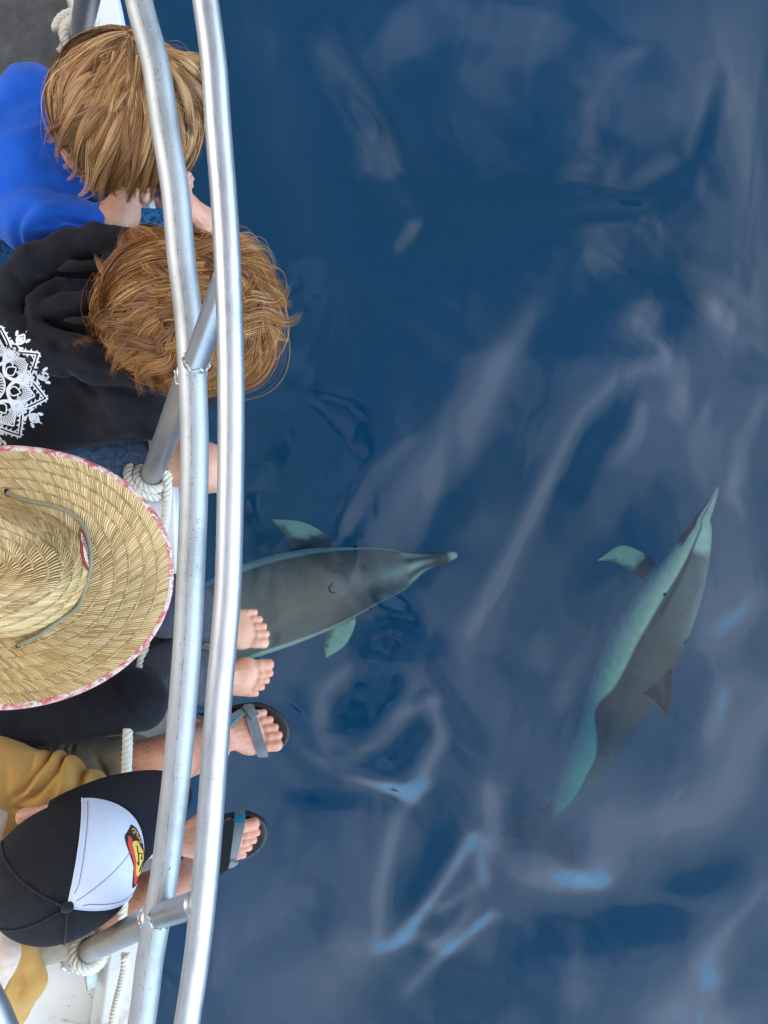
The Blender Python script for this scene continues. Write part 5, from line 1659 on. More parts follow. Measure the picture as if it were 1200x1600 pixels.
def mandala(cx, cy):
    out = []
    R = lambda r, a: (cx + r * math.cos(a), cy + r * math.sin(a))

    def curve(fn, n, w):
        out.append(stroke2d([fn(t) for t in np.linspace(0, 1, n)], w))
    for k in range(8):
        a0 = math.radians(13 + 45 * k)
        loc = lambda x, y: (cx + x * math.cos(a0) - y * math.sin(a0), cy + x * math.sin(a0) + y * math.cos(a0))
        # petal outlines: pointed leaf shapes nested in one another
        for x0, x1, hw, w in ((26, 84, 25, 2.2), (27, 78, 21, 1.5), (28, 66, 17, 2.0), (30, 46, 7, 1.5)):
            for sg in (1, -1):
                curve(lambda t: loc(x0 + (x1 - x0) * t, sg * hw * math.sin(math.pi * min(1, t ** 0.8)) * (1 - 0.25 * t)), 22, w)
        for q in np.linspace(-1.25, 1.25, 13):                       # rays of the inner eye
            out.append(stroke2d([loc(40 + 8 * math.cos(q), 8 * math.sin(q)), loc(40 + 13 * math.cos(q), 12.5 * math.sin(q)), loc(41 + 21 * math.cos(q), 15 * math.sin(q))], [0.8, 1.5, 2.2]))
        for t in np.linspace(0.3, 0.92, 7):                          # saw teeth inside the rim
            for sg in (1, -1):
                x = 27 + 51 * t; y = sg * 19.5 * math.sin(math.pi * t ** 0.8) * (1 - 0.25 * t)
                out.append(stroke2d([loc(x, y), loc(x - 1.5, y - sg * 3.5)], [3.0, 0.3]))
        # scrolls and a small lily between the petals
        a1 = a0 + math.radians(22.5)
        lo2 = lambda x, y: (cx + x * math.cos(a1) - y * math.sin(a1), cy + x * math.sin(a1) + y * math.cos(a1))
        for sg in (1, -1):
            curve(lambda t: lo2(60 + 9 * t + 5 * math.sin(3.5 * t), sg * (3 + 7 * math.sin(math.pi * t))), 16, 1.8)
            curve(lambda t: lo2(56 + 4.5 * math.cos(5.2 * t), sg * (6 + 4.5 * math.sin(5.2 * t) * (1 - 0.3 * t))), 16, 1.4)
            curve(lambda t: lo2(70 + 16 * t, sg * 6.5 * math.sin(math.pi * t) * (1 - 0.3 * t)), 12, 2.4)
            out.append(stroke2d([lo2(78, sg * 8), lo2(82, sg * 9.5), lo2(85, sg * 11)], [2.5, 4, 2]))
            out.append(stroke2d([lo2(72, sg * 3), lo2(76, sg * 3.2), lo2(80, sg * 1.5)], [2, 3.4, 1]))
        out.append(stroke2d([lo2(70, 0), lo2(78, 0), lo2(92, 0)], [1, 4, 0.4]))
        curve(lambda t: lo2(46 + 12 * t, 0), 6, 2.0)
        for sg in (1, -1):
            curve(lambda t: lo2(40 + 18 * t, sg * (12 * (1 - t) + 1)), 8, 1.6)
        for r_, hwid in ((50, 9), (54, 11), (58, 9), (66, 7)):
            curve(lambda t: lo2(r_ + 3 * math.cos(math.pi * (t - .5)), hwid * (2 * t - 1)), 8, 1.5)
        for q in np.linspace(-8, 8, 7):
            out.append(stroke2d([lo2(36 + abs(q) * .6, q * .5), lo2(48, q)], [0.9, 1.8]))
        for t in np.linspace(0.15, 0.95, 9):
            for sg in (1, -1):
                x = 26 + 58 * t; y = sg * 27.5 * math.sin(math.pi * t ** 0.8) * (1 - 0.25 * t)
                out.append(stroke2d([loc(x, y), loc(x + 2.2, y + sg * 2.6)], [2.6, 0.8]))
    for r, w in ((10, 2), (15, 1.4), (23, 2.2)):
        curve(lambda t: R(r, 2 * math.pi * t), 60, w)
    for q in np.linspace(0, 2 * math.pi, 32, endpoint=False):
        out.append(stroke2d([R(16, q), R(21.5, q)], [0.8, 2.2]))
    return out


print_strips('ornamental_print', [(np.array([-18, 602]) + (A_ - np.array([-18, 602])) * 1.13, np.array([-18, 602]) + (B_ - np.array([-18, 602])) * 1.13) for A_, B_ in mandala(-18, 602)], hoodie_bvh, 1.33, 0.0012, PRINT, hood)
# ================================================================== person in the straw hat
sh = empty('person', V(-60, 960, 1.66))
tag(sh, 'barefoot person in a wide straw hat and dark trousers', 'person', 'people sitting along the boat edge')
s = Sdf(0.005)
hc3 = V(0, 893, 1.345)
R3, P3 = head_sdf(s, hc3, (0.86, -0.05, -0.5), (0.5, 0.0, 0.86), 0.95)
s.cone(hc3 + np.array([-.03, 0, -.03]), V(-80, 930, 1.42), 0.05, 0.055, 0.03)
s.chain([V(-90, 930, 1.42), V(-120, 960, 1.52), V(-140, 1000, 1.62)], [0.09, 0.10, 0.11], 0.04)
s.chain([V(-120, 950, 1.61), V(262, 946, 1.52), V(330, 968, 1.75), V(345, 975, 1.95)], [0.068, 0.052, 0.045, 0.029], 0.02)
s.chain([V(-120, 1070, 1.61), V(262, 1053, 1.53), V(325, 1058, 1.75), V(340, 1058, 1.95)], [0.068, 0.052, 0.045, 0.029], 0.02)
s.chain([V(-60, 870, 1.40), V(30, 830, 1.46), V(120, 880, 1.48)], [0.042, 0.034, 0.025], 0.02)
s.chain([V(-60, 1000, 1.40), V(30, 1010, 1.46), V(120, 960, 1.48)], [0.042, 0.034, 0.025], 0.02)
hand_sdf(s, V(120, 880, 1.48), (0.9, -0.2, -0.2), (0, 0, 1), -1, 0.85, 0.8, 0.006)
hand_sdf(s, V(120, 960, 1.48), (0.9, 0.2, -0.2), (0, 0, 1), 1, 0.85, 0.8, 0.006)
bv, bf = s.mesh()
mb = MB(); mb.add(bv, bf, np.ones((len(bv), 3)))
place_foot(mb, 1, V(317, 978, 2.0), (0.97, -0.10, -0.20), (0.2, 0.05, 0.97), 0.93, 1.16)
place_foot(mb, -1, V(322, 1056, 2.0), (0.97, -0.03, -0.18), (0.18, -0.03, 0.98), 0.93, 1.16)
mb.build('body', SKIN_FEET, sh)
eyes(P3, 1.0, sh)

CHAR = cloth_mat('charcoal_denim', (0.034, 0.039, 0.050), 520, 0.9, 0.15, 0.1, 0.0006, 40, 0.55, (0.11, 0.125, 0.15))
s = Sdf(0.0048)
s.chain([V(-130, 950, 1.61), V(262, 945, 1.515), V(322, 964, 1.70), V(338, 972, 1.88)], [0.080, 0.060, 0.056, 0.047], 0.02)
s.chain([V(-130, 1070, 1.61), V(262, 1053, 1.52), V(318, 1058, 1.70), V(333, 1058, 1.90)], [0.080, 0.060, 0.056, 0.047], 0.02)
for pts in ([(230, 900), (250, 945), (240, 995)], [(290, 900), (300, 940), (290, 990)], [(280, 1010), (292, 1060), (284, 1100)]):
    s.foldxy(pxl(pts, 1.5), .006, -.003)
s.rough(16, 0.006, 41); s.rough(40, 0.002, 43)
sdf_obj('trousers', s, CHAR, sh)
BLACKJ = cloth_mat('black_jersey', (0.0075, 0.0080, 0.0110), 800, 0.9, 0.15, 0.05, 0.0005, 20)
s = Sdf(0.0048)
s.chain([V(-140, 1125, 1.53), V(40, 1108, 1.485), V(214, 1094, 1.445)], [0.080, 0.072, 0.060], 0.03)
s.cone(V(-90, 930, 1.43), V(-120, 980, 1.56), 0.13, 0.13, 0.05)
s.chain([V(-60, 850, 1.42), V(30, 825, 1.48), V(100, 875, 1.50)], [0.055, 0.045, 0.034], 0.02)
for pts, wd, amp in (([(95, 1062), (80, 1085), (66, 1108)], .006, -.004), ([(112, 1058), (103, 1082), (98, 1112)], .005, -.004), ([(135, 1050), (140, 1085), (172, 1130)], .007, -.005), ([(165, 1045), (190, 1080), (230, 1120)], .006, -.005),
                     ([(180, 1050), (215, 1082), (258, 1095)], .005, .003), ([(20, 1075), (40, 1110), (30, 1150)], .010, -.004), ([(200, 1110), (170, 1140), (120, 1150)], .008, -.003)):
    s.foldxy(pxl(pts, 1.42), wd, amp)
s.rough(14, 0.007, 51); s.rough(40, 0.002, 53)
sdf_obj('black_tunic', s, BLACKJ, sh)

# ------------------------------------------------------------------ the straw hat
def straw_mat():
    m, nt, b = new_mat('woven_straw')
    c = vcol(nt)
    co = objco(nt)
    f = noise(nt, 700, 3, 0.6, co)
    link(nt, mixc(nt, 1.0, c, ramp(nt, f, [(0.3, (0.80, 0.78, 0.74)), (0.7, (1.08, 1.08, 1.06))]), 'MULTIPLY'), b.inputs['Base Color'])
    b.inputs['Roughness'].default_value = 0.45
    b.inputs['Specular IOR Level'].default_value = 0.45
    return m


STRAW = straw_mat()
hat = empty('straw_hat', V(8, 892, 1.25))
tag(hat, 'wide-brimmed woven straw hat with an olive chin cord and red floral edge', 'straw hat')
HC = V(6, 892, 1.262)                                                   # centre of the head opening
HR = rot_axes((0.975, -0.02, -0.20), (0.20, 0.10, 0.97))
A_IN, B_IN = 0.130, 0.106                                               # head opening half-axes


def hat_pt(a, q):
    """a = angle from the front, q in 0..1 up the crown from tip to base, 1..2 out over the brim"""
    ca, sa = np.cos(a), np.sin(a)
    qc = np.clip(q, 0, 1); qb = np.clip(q - 1, 0, 1)
    # crown: rounded top, steep sides, pinched towards the front, with a dent along the top
    rr = np.where(qc < 0.62, qc / 0.62 * 0.84, 0.84 + (qc - 0.62) / 0.38 * 0.16)
    z = np.where(qc < 0.62, 0.122 - 0.022 * (qc / 0.62) ** 2.2, 0.100 - (qc - 0.62) / 0.38 * 0.100)
    x = A_IN * rr * ca; y = B_IN * rr * sa
    front = np.clip((x + 0.02) / 0.10, 0, 1)
    pinch = np.clip(z / 0.1, 0, 1) ** 1.2
    y = y * (1 - 0.34 * front * pinch)
    z = z - 0.030 * np.exp(-((x - 0.005) / 0.055) ** 2 - (y / 0.026) ** 2) * (qc < 0.9)
    z = z - 0.014 * np.exp(-((x - 0.055) / 0.03) ** 2 - ((np.abs(y) - 0.045) / 0.016) ** 2) * (qc < 0.95)
    # brim: wider in front, sides slightly rolled
    w_f = 0.116 + 0.018 * ca
    w = w_f * (1 - 0.19 * sa * sa) + 0.016 * np.where(sa < 0, -sa, 0)
    x = x + w * qb * ca * 1.02; y = y + w * qb * sa
    z = z + qb * (0.004 + 0.030 * sa * sa * qb - 0.012 * ca * ca * qb) + 0.004 * np.sin(3 * a + 1) * qb
    p = np.stack([x, y, z], -1)
    return HC + p @ HR.T


def hat_nrm(a, q):
    e = 1e-3
    t1 = hat_pt(a + e, q) - hat_pt(a - e, q); t2 = hat_pt(a, q + e) - hat_pt(a, q - e)
    n = np.cross(t2, t1); n /= np.linalg.norm(n, axis=-1)[..., None] + 1e-12
    flip = (n @ HR[:, 2]) < -0.05
    return np.where(flip[..., None], -n, n)


def straw_band(mbs, q0, q1, slant, g, pitch=0.0045, seam=True):
    """one sewn round of braid: slanted straws between two seams, and the zigzag of the seam itself"""
    ra = np.linspace(0, 2 * np.pi, 200)
    P = hat_pt(ra, np.full(200, (q0 + q1) / 2))
    per = np.sum(np.linalg.norm(np.diff(P, axis=0), axis=1))
    n = max(24, int(per / pitch))
    # equal spacing along the round
    cum = np.concatenate([[0], np.cumsum(np.linalg.norm(np.diff(P, axis=0), axis=1))])
    a = np.interp(np.arange(n) / n * per, cum, ra)
    K, M = 5, 4                                                          # along, across
    t = np.linspace(0, 1, K)
    band = np.linalg.norm(hat_pt(0.0, q1) - hat_pt(0.0, q0))
    da = slant * max(band, 0.012) / per * 2 * np.pi
    w = 2 * np.pi / n * 0.45
    jitter = g.normal(0, 0.05, (n, 1)) * 2 * np.pi / n
    A0 = a[:, None] + da * (t[None, :] - 0.5) + jitter * t[None, :] + da * 0.18 * np.sin(t * np.pi)[None, :]
    x = np.linspace(-1, 1, M)
    AA = A0[:, :, None] + w * x[None, None, :]
    over = 0.10 * (q1 - q0)
    QQ = (q0 - over + (q1 - q0 + 2 * over) * t)[None, :, None] + np.zeros_like(AA)
    QQ = np.clip(QQ + 0.012 * np.sin(5 * AA + 9 * q0) * (q1 > 0.3) * (q1 < 1.95), 0.0, 2.0)
    base = hat_pt(AA, QQ); nr = hat_nrm(AA, QQ)
    ht = (0.0015 * (1 - x * x)[None, None, :] + g.uniform(0, 0.0007, (n, 1, 1)) + 0.0010 * np.sin(t * np.pi)[None, :, None] - 0.0016 * (1 - t)[None, :, None] * 0 + 0.0012 * t[None, :, None])
    v = base + nr * ht[..., None]
    i, k, m = np.meshgrid(np.arange(n), np.arange(K - 1), np.arange(M - 1), indexing='ij')
    b = (i * K + k) * M + m
    f = np.stack([b, b + 1, b + M + 1, b + M], -1).reshape(-1, 4)
    c1 = np.array([0.40, 0.245, 0.085]); c2 = np.array([0.63, 0.430, 0.190]); c3 = np.array([0.78, 0.59, 0.33])
    r = g.beta(2.2, 2.0, n)
    col = np.where(r[:, None] < 0.5, lerp(c1, c2, (r * 2)[:, None]), lerp(c2, c3, (r * 2 - 1)[:, None]))
    dirty = np.clip(fbm(v.reshape(n, -1, 3)[:, 0], 14, 61) + 0.5, 0, 1)
    col = col * (0.86 + 0.22 * dirty)[:, None]
    mbs.append((v.reshape(-1, 3), f, np.repeat(col, K * M, 0)))
    if not seam:
        return
    # zigzag seam: short tucked ends crossing the joint the other way
    ns = int(n * 0.78)
    a = np.interp(np.arange(ns) / ns * per, cum, ra)
    dq = (q1 - q0) * 0.13
    wv = 2 * np.pi / ns * 0.42
    for sg in (1, -1):
        tq = np.linspace(0, 1, 3)
        AA = (a[:, None] - slant * sg * 0 + sg * 2 * np.pi / ns * 0.85 * (tq[None, :] - 0.0))[:, :, None] + wv * np.linspace(-1, 1, 3)[None, None, :]
        QQ = np.clip((q1 + sg * dq * tq)[None, :, None] + 0.012 * np.sin(5 * AA + 9 * q0) * (q1 > 0.3), 0, 2)
        base = hat_pt(AA, QQ); nr = hat_nrm(AA, QQ)
        hh = 0.0034 + 0.0007 * (1 - np.linspace(-1, 1, 3) ** 2)[None, None, :] - 0.0012 * tq[None, :, None]
        v = base + nr * (hh + 0 * AA)[..., None]
        i, k, m = np.meshgrid(np.arange(ns), np.arange(2), np.arange(2), indexing='ij')
        b = (i * 3 + k) * 3 + m
        f = np.stack([b, b + 1, b + 4, b + 3], -1).reshape(-1, 4)
        col = lerp(np.array([0.26, 0.165, 0.05]), np.array([0.58, 0.41, 0.17]), g.random(ns)[:, None])
        mbs.append((v.reshape(-1, 3), f, np.repeat(col, 9, 0)))


def join_geo(lst):
    V_, F_, C_, n = [], [], [], 0
    for v, f, c in lst:
        V_.append(v); F_.append(f + n); C_.append(c); n += len(v)
    return np.vstack(V_), np.vstack(F_), np.vstack(C_)


g = np.random.default_rng(77)
parts = []
qs = np.linspace(1.0, 1.965, 7)
for k in range(6):
    straw_band(parts, qs[k], qs[k + 1], 0.95 if k % 2 == 0 else 0.85, g, seam=k < 5)
A_, Q_ = np.meshgrid(np.linspace(0, 2 * np.pi, 161), np.linspace(1.0, 1.99, 24), indexing='ij')


def under(A_, Q_, off, col):
    v = hat_pt(A_, Q_) - hat_nrm(A_, Q_) * off
    i, j = np.meshgrid(np.arange(A_.shape[0] - 1), np.arange(A_.shape[1] - 1), indexing='ij'); m = A_.shape[1]
    f = np.stack([i * m + j, (i + 1) * m + j, (i + 1) * m + j + 1, i * m + j + 1], -1).reshape(-1, 4)
    return v.reshape(-1, 3), f, np.tile(col, (A_.size, 1))


parts.append(under(A_, Q_, 0.0006, np.array([0.22, 0.14, 0.045])))  # dark backing: shade between the straws is put into its colour
parts.append(under(A_, Q_, 0.0030, np.array([0.42, 0.30, 0.12])))
v, f, c = join_geo(parts)
o = mesh_obj('brim', v, f, STRAW, hat, True, c)
parts = []
qs = np.concatenate([np.linspace(0.06, 0.62, 6), [0.75, 0.875, 1.0]])
for k in range(len(qs) - 1):
    straw_band(parts, qs[k], qs[k + 1], 0.9, g, seam=True)
A_, Q_ = np.meshgrid(np.linspace(0, 2 * np.pi, 121), np.linspace(0.0, 1.0, 40), indexing='ij')
parts.append(under(A_, Q_, 0.0006, np.array([0.22, 0.14, 0.045])))  # same dark backing, shaded gaps of the crown painted in
v, f, c = join_geo(parts)
mesh_obj('crown', v, f, STRAW, hat, True, c)
# printed cloth binding round the edge
m, nt, b = new_mat('floral_binding')
co = objco(nt)
n1 = noise(nt, 85, 4, 0.6, co, 1.0); n2 = noise(nt, 38, 3, 0.5, co, 0.6)
c = ramp(nt, n2, [(0.38, (0.46, 0.085, 0.08)), (0.48, (0.55, 0.18, 0.15)), (0.58, (0.66, 0.45, 0.34))])
c = mixc(nt, ramp(nt, n1, [(0.53, (0, 0, 0)), (0.58, (1, 1, 1))]), c, (0.62, 0.56, 0.53))
c = mixc(nt, ramp(nt, noise(nt, 120, 3, 0.6, co, 1.5), [(0.62, (0, 0, 0)), (0.66, (1, 1, 1))]), c, (0.30, 0.26, 0.28))
link(nt, c, b.inputs['Base Color']); b.inputs['Roughness'].default_value = 0.8
ta = np.linspace(0, 2 * np.pi, 181)[:-1]
E = hat_pt(ta, np.full(180, 1.985)); N_ = hat_nrm(ta, np.full(180, 1.985)); I_ = hat_pt(ta, np.full(180, 1.93))
out = E - I_; out /= np.linalg.norm(out, axis=1)[:, None]
prof = [(-0.0050, 0.0034), (-0.001, 0.0038), (0.0028, 0.0015), (0.0028, -0.0022), (-0.001, -0.0045), (-0.0050, -0.0042)]
pv = np.stack([E + out * x + N_ * (z + 0.0) for x, z in prof], 1)
i, j = np.meshgrid(np.arange(180), np.arange(5), indexing='ij')
f = np.stack([i * 6 + j, ((i + 1) % 180) * 6 + j, ((i + 1) % 180) * 6 + j + 1, i * 6 + j + 1], -1).reshape(-1, 4)
mesh_obj('edge_binding', pv.reshape(-1, 3), f, m, hat)
# eyelets and the chin cord running round the front of the crown
BRASS = simple_mat('brass_eyelet', (0.42, 0.30, 0.16), 0.35, 0.9)
DARK = simple_mat('dark_hole', (0.006, 0.005, 0.004), 0.9)
hat_bvh_v, hat_bvh_f, _ = under(*np.meshgrid(np.linspace(0, 2 * np.pi, 241), np.linspace(0.3, 1.98, 60), indexing='ij'), -0.002, np.ones(3))
hat_bvh = bvh_of(hat_bvh_v, hat_bvh_f)


def on_hat(px, py, off=0.0):
    q = Vector(V(px, py, 1.3)); o = Vector((0, 0, H))
    h = hat_bvh.ray_cast(o, (q - o).normalized())
    n_ = h[1] if h[1].dot(q - o) < 0 else -h[1]
    return np.array(h[0] + n_ * off), np.array(n_)


for px, py in ((11, 768), (29, 1008)):
    p, n_ = on_hat(px, py, 0.0016)
    a_ = np.cross(n_, [0, 1, 0.2]); a_ /= np.linalg.norm(a_); b_ = np.cross(n_, a_)
    t = np.linspace(0, 2 * np.pi, 33)
    ring = p + (np.cos(t)[:, None] * a_ + np.sin(t)[:, None] * b_) * 0.0056
    v, f, uv = tube_geo(ring, 0.0016, 8)
    ey = mesh_obj('eyelet', v, f, BRASS, hat)
    disc = np.vstack([p - n_ * 0.0002, ring - n_ * 0.0003])
    mesh_obj('eyelet_hole', disc, [[0, k, k + 1] for k in range(1, 33)], DARK, ey)
CORD = cloth_mat('olive_cord', (0.25, 0.225, 0.14), 900, 0.8, 0.1, 0.1, 0.0004)
cp = [on_hat(x, y, o_)[0] for x, y, o_ in ((29, 1008, 0.001), (40, 1003, .006), (62, 992, .007), (90, 972, .006), (117, 946, .005), (134, 918, .0045), (142, 888, .0045), (142, 858, .0045), (135, 830, .0045), (124, 812, .004), (111, 802, .004), (96, 795, .003), (70, 788, .0025), (40, 782, .003), (20, 774, .004), (12, 769, .001))]
v, f, uv = tube_geo(catmull(cp, 120), 0.0036, 12)
mesh_obj('chin_cord', v, f, CORD, hat)
# small cloth label with a red border on the front of the crown
PATCH = simple_mat('label_cream', (0.72, 0.58, 0.48), 0.8, nscale=60)
PRED = simple_mat('label_red', (0.36, 0.035, 0.020), 0.8)


def patch(name, outline, off, mat, parent):
    o_ = np.array(outline, float); cen = o_.mean(0)
    vs, fs, k = [], [], 0
    rings = [cen + (o_ - cen) * s_ for s_ in (0.02, 0.35, 0.7, 1.0)]
    n = len(o_)
    for r in rings:
        for p in r:
            vs.append(on_hat(p[0], p[1], off)[0])
    for a in range(3):
        for b_ in range(n):
            fs.append([a * n + b_, a * n + (b_ + 1) % n, (a + 1) * n + (b_ + 1) % n, (a + 1) * n + b_])
    return mesh_obj(name, np.array(vs), fs, mat, parent)


def dense(poly, n=40):
    return catmull(np.array(poly + [poly[0]], float), n)[:-1]


outer = dense([(125, 825), (131, 832), (137, 848), (141, 868), (141, 886), (137, 892), (131, 886), (126, 872), (124, 850)])
inner = dense([(127, 831), (131, 837), (136, 851), (139, 869), (139, 882), (137, 887), (133, 881), (129, 869), (127, 851)])
lab = patch('cloth_label', outer, 0.0022, PRED, hat)
patch('label_field', inner, 0.0028, PATCH, lab)
lines = []
gg = random.Random(3)
for k in range(9):
    y = 838 + k * 5.2
    lines.append(stroke2d([(129.5 + gg.uniform(-.5, .5) + k * .45, y), (132 + gg.uniform(-1, 1) + k * .45, y + gg.uniform(-2, 3)), (134.5 + k * .4, y + gg.uniform(-2, 2))], gg.uniform(0.8, 1.3)))
print_strips('label_print', lines, hat_bvh, 1.3, 0.0033, PRED, lab)

# ================================================================== man in the trucker cap
man = empty('person', V(-40, 1380, 1.66))
tag(man, 'man in a mustard shirt, trucker cap and grey strap sandals holding a phone', 'person', 'people sitting along the boat edge')
s = Sdf(0.0048)
hc4 = V(98, 1366, 1.285)
R4, P4 = head_sdf(s, hc4, (0.78, 0.40, -0.48), (0.40, 0.06, 0.90), 0.97)
s.cone(hc4 + np.array([-.04, -.01, -.05]), V(-25, 1385, 1.43), 0.056, 0.060, 0.03)
s.chain([V(-30, 1385, 1.46), V(-80, 1380, 1.53), V(-100, 1360, 1.62)], [0.065, 0.085, 0.10], 0.04)
s.ell(V(46, 1272, 1.305), (0.022, 0.011, 0.016), 0.008); s.cone(V(34, 1280, 1.31), V(78, 1262, 1.295), 0.010, 0.008, 0.01)
s.chain([V(-90, 1210, 1.63), V(150, 1200, 1.56), V(268, 1187, 1.525), V(322, 1165, 1.72), V(330, 1146, 1.95)], [0.060, 0.048, 0.0475, 0.050, 0.036], 0.02)
s.chain([V(-90, 1450, 1.63), V(150, 1430, 1.57), V(268, 1394, 1.53), V(295, 1365, 1.72), V(303, 1316, 1.95)], [0.064, 0.056, 0.050, 0.052, 0.036], 0.02)
s.chain([V(20, 1225, 1.40), V(150, 1268, 1.46), V(220, 1308, 1.475), V(268, 1316, 1.475)], [0.045, 0.038, 0.036, 0.026], 0.02)
hand_sdf(s, V(272, 1314, 1.468), (0.98, -0.10, -0.12), (0.12, 0.1, 0.98), 1, 0.80, 0.95, 0.006)
s.chain([V(5, 1530, 1.40), V(-60, 1600, 1.5), V(-110, 1660, 1.55)], [0.045, 0.038, 0.03], 0.02)
hand_sdf(s, V(-110, 1660, 1.55), (0.9, 0.2, -0.3), (0, 0, 1), -1, 0.95, 0.8, 0.006)
bv, bf = s.mesh()
mb = MB(); mb.add(bv, bf, np.ones((len(bv), 3)))
FL = (V(322, 1144, 2.0), (0.985, -0.02, -0.16), (0.16, 0.05, 0.98), 1.06, 1.10)
FR = (V(290, 1318, 2.0), (0.975, 0.08, -0.16), (0.16, -0.05, 0.98), 1.04, 1.10)
place_foot(mb, 1, *FL); place_foot(mb, -1, *FR)
mb.build('body', SKIN_MAN, man)
eyes(P4, 1.0, man)

hair('hair', man, hc4 + np.array([-0.004, 0, 0.0]), (0.095, 0.084, 0.100), (0.25, 0.05, 0.97), (-1.0, 0.0, -0.3), 0.2, 110, 24, 10, 0.21,
     [(0.10, 0.09, 0.08), (0.20, 0.18, 0.16), (0.34, 0.31, 0.28), (0.45, 0.42, 0.39)], 31, 0.002, 1.2, 0.06, 0.0009, 0.97, 0.2, (-0.02, 0.03), 0.02)

MUST = cloth_mat('mustard_cotton', (0.47, 0.255, 0.068), 620, 0.9, 0.07, 0.1, 0.0005, 16, 0.12, (0.30, 0.15, 0.04))
s = Sdf(0.0042)
s.chain([V(-20, 1212, 1.395), V(80, 1228, 1.41), V(150, 1248, 1.44)], [0.060, 0.052, 0.040], 0.03)
s.cone(V(-60, 1370, 1.46), V(-120, 1360, 1.58), 0.13, 0.14, 0.05)
s.ell(V(-45, 1378, 1.47), (0.14, 0.175, 0.125), 0.06)
s.cone(V(-10, 1215, 1.40), V(-15, 1530, 1.40), 0.060, 0.060, 0.05)
s.chain([V(-15, 1530, 1.395), V(-30, 1575, 1.43), V(-70, 1640, 1.48)], [0.066, 0.058, 0.05], 0.03)
s.chain([V(32, 1490, 1.38), V(36, 1535, 1.385), V(18, 1580, 1.40)], [0.030, 0.034, 0.032], 0.02)
s.cone(V(128, 1238, 1.425), V(168, 1244, 1.44), 0.030, 0.014, 0.015)
for pts, wd, amp in (([(18, 1246), (45, 1228), (65, 1195), (62, 1166)], .0055, -.011), ([(28, 1254), (60, 1240), (84, 1205), (80, 1168)], .006, -.010), ([(40, 1240), (62, 1222), (76, 1192), (72, 1168)], .006, .008), ([(100, 1262), (112, 1232), (106, 1200), (92, 1176)], .006, -.010),
                     ([(88, 1258), (100, 1228), (96, 1196), (86, 1172)], .006, .007), ([(140, 1258), (146, 1232), (144, 1206), (130, 1190)], .004, -.007), ([(122, 1262), (128, 1235), (122, 1205), (108, 1185)], .007, .006), ([(20, 1255), (40, 1260), (62, 1263)], .005, -.008),
                     ([(40, 1180), (48, 1200), (42, 1215)], .004, -.006), ([(16, 1185), (20, 1230), (22, 1270)], .006, -.005), ([(30, 1500), (42, 1530), (34, 1562)], .006, -.005), ([(12, 1560), (28, 1520), (24, 1495)], .008, .005)):
    s.foldxy(pxl(pts, 1.37), wd, amp)
s.rough(12, 0.006, 71); s.rough(32, 0.0022, 73)
sdf_obj('mustard_shirt', s, MUST, man)
CREAM = cloth_mat('cream_fleece', (0.58, 0.44, 0.34), 300, 0.95, 0.12, 0.2, 0.0012, 40)
s = Sdf(0.004)
s.chain(pxl([(-6, 1276), (-28, 1330), (-34, 1390), (-20, 1450), (2, 1492), (-4, 1535)], 1.345), [.020, .024, .026, .026, .027, .020], 0.015)
s.rough(30, 0.005, 75)
sdf_obj('collar', s, CREAM, man)
KHAKI = cloth_mat('khaki_cotton', (0.275, 0.225, 0.155), 640, 0.9, 0.12, 0.1, 0.0006, 22, 0.25, (0.12, 0.10, 0.075))
s = Sdf(0.0048)
s.chain([V(-100, 1210, 1.63), V(100, 1202, 1.575), V(206, 1197, 1.548)], [0.086, 0.066, 0.059], 0.02)
s.chain([V(-100, 1450, 1.63), V(80, 1436, 1.59), V(158, 1428, 1.575)], [0.092, 0.078, 0.071], 0.02)
for pts in ([(95, 1165), (100, 1185), (96, 1210)], [(108, 1163), (112, 1182), (108, 1200)], [(185, 1215), (180, 1228), (182, 1240)], [(150, 1180), (170, 1200), (180, 1225)], [(80, 1170), (84, 1190), (80, 1210)]):
    s.foldxy(pxl(pts, 1.52), .005, -.005)
s.rough(16, 0.006, 81); s.rough(45, 0.002, 83)
sdf_obj('khaki_shorts', s, KHAKI, man)

# sandals
SOLE = simple_mat('black_rubber', (0.018, 0.018, 0.019), 0.55, 0, 60, 0.25, 160, 0.4, 0.0012)
STRAP = cloth_mat('grey_webbing', (0.145, 0.165, 0.170), 900, 0.85, 0.08, 0.1, 0.0006)
TEAL = cloth_mat('teal_stitching', (0.012, 0.16, 0.26), 900, 0.8)


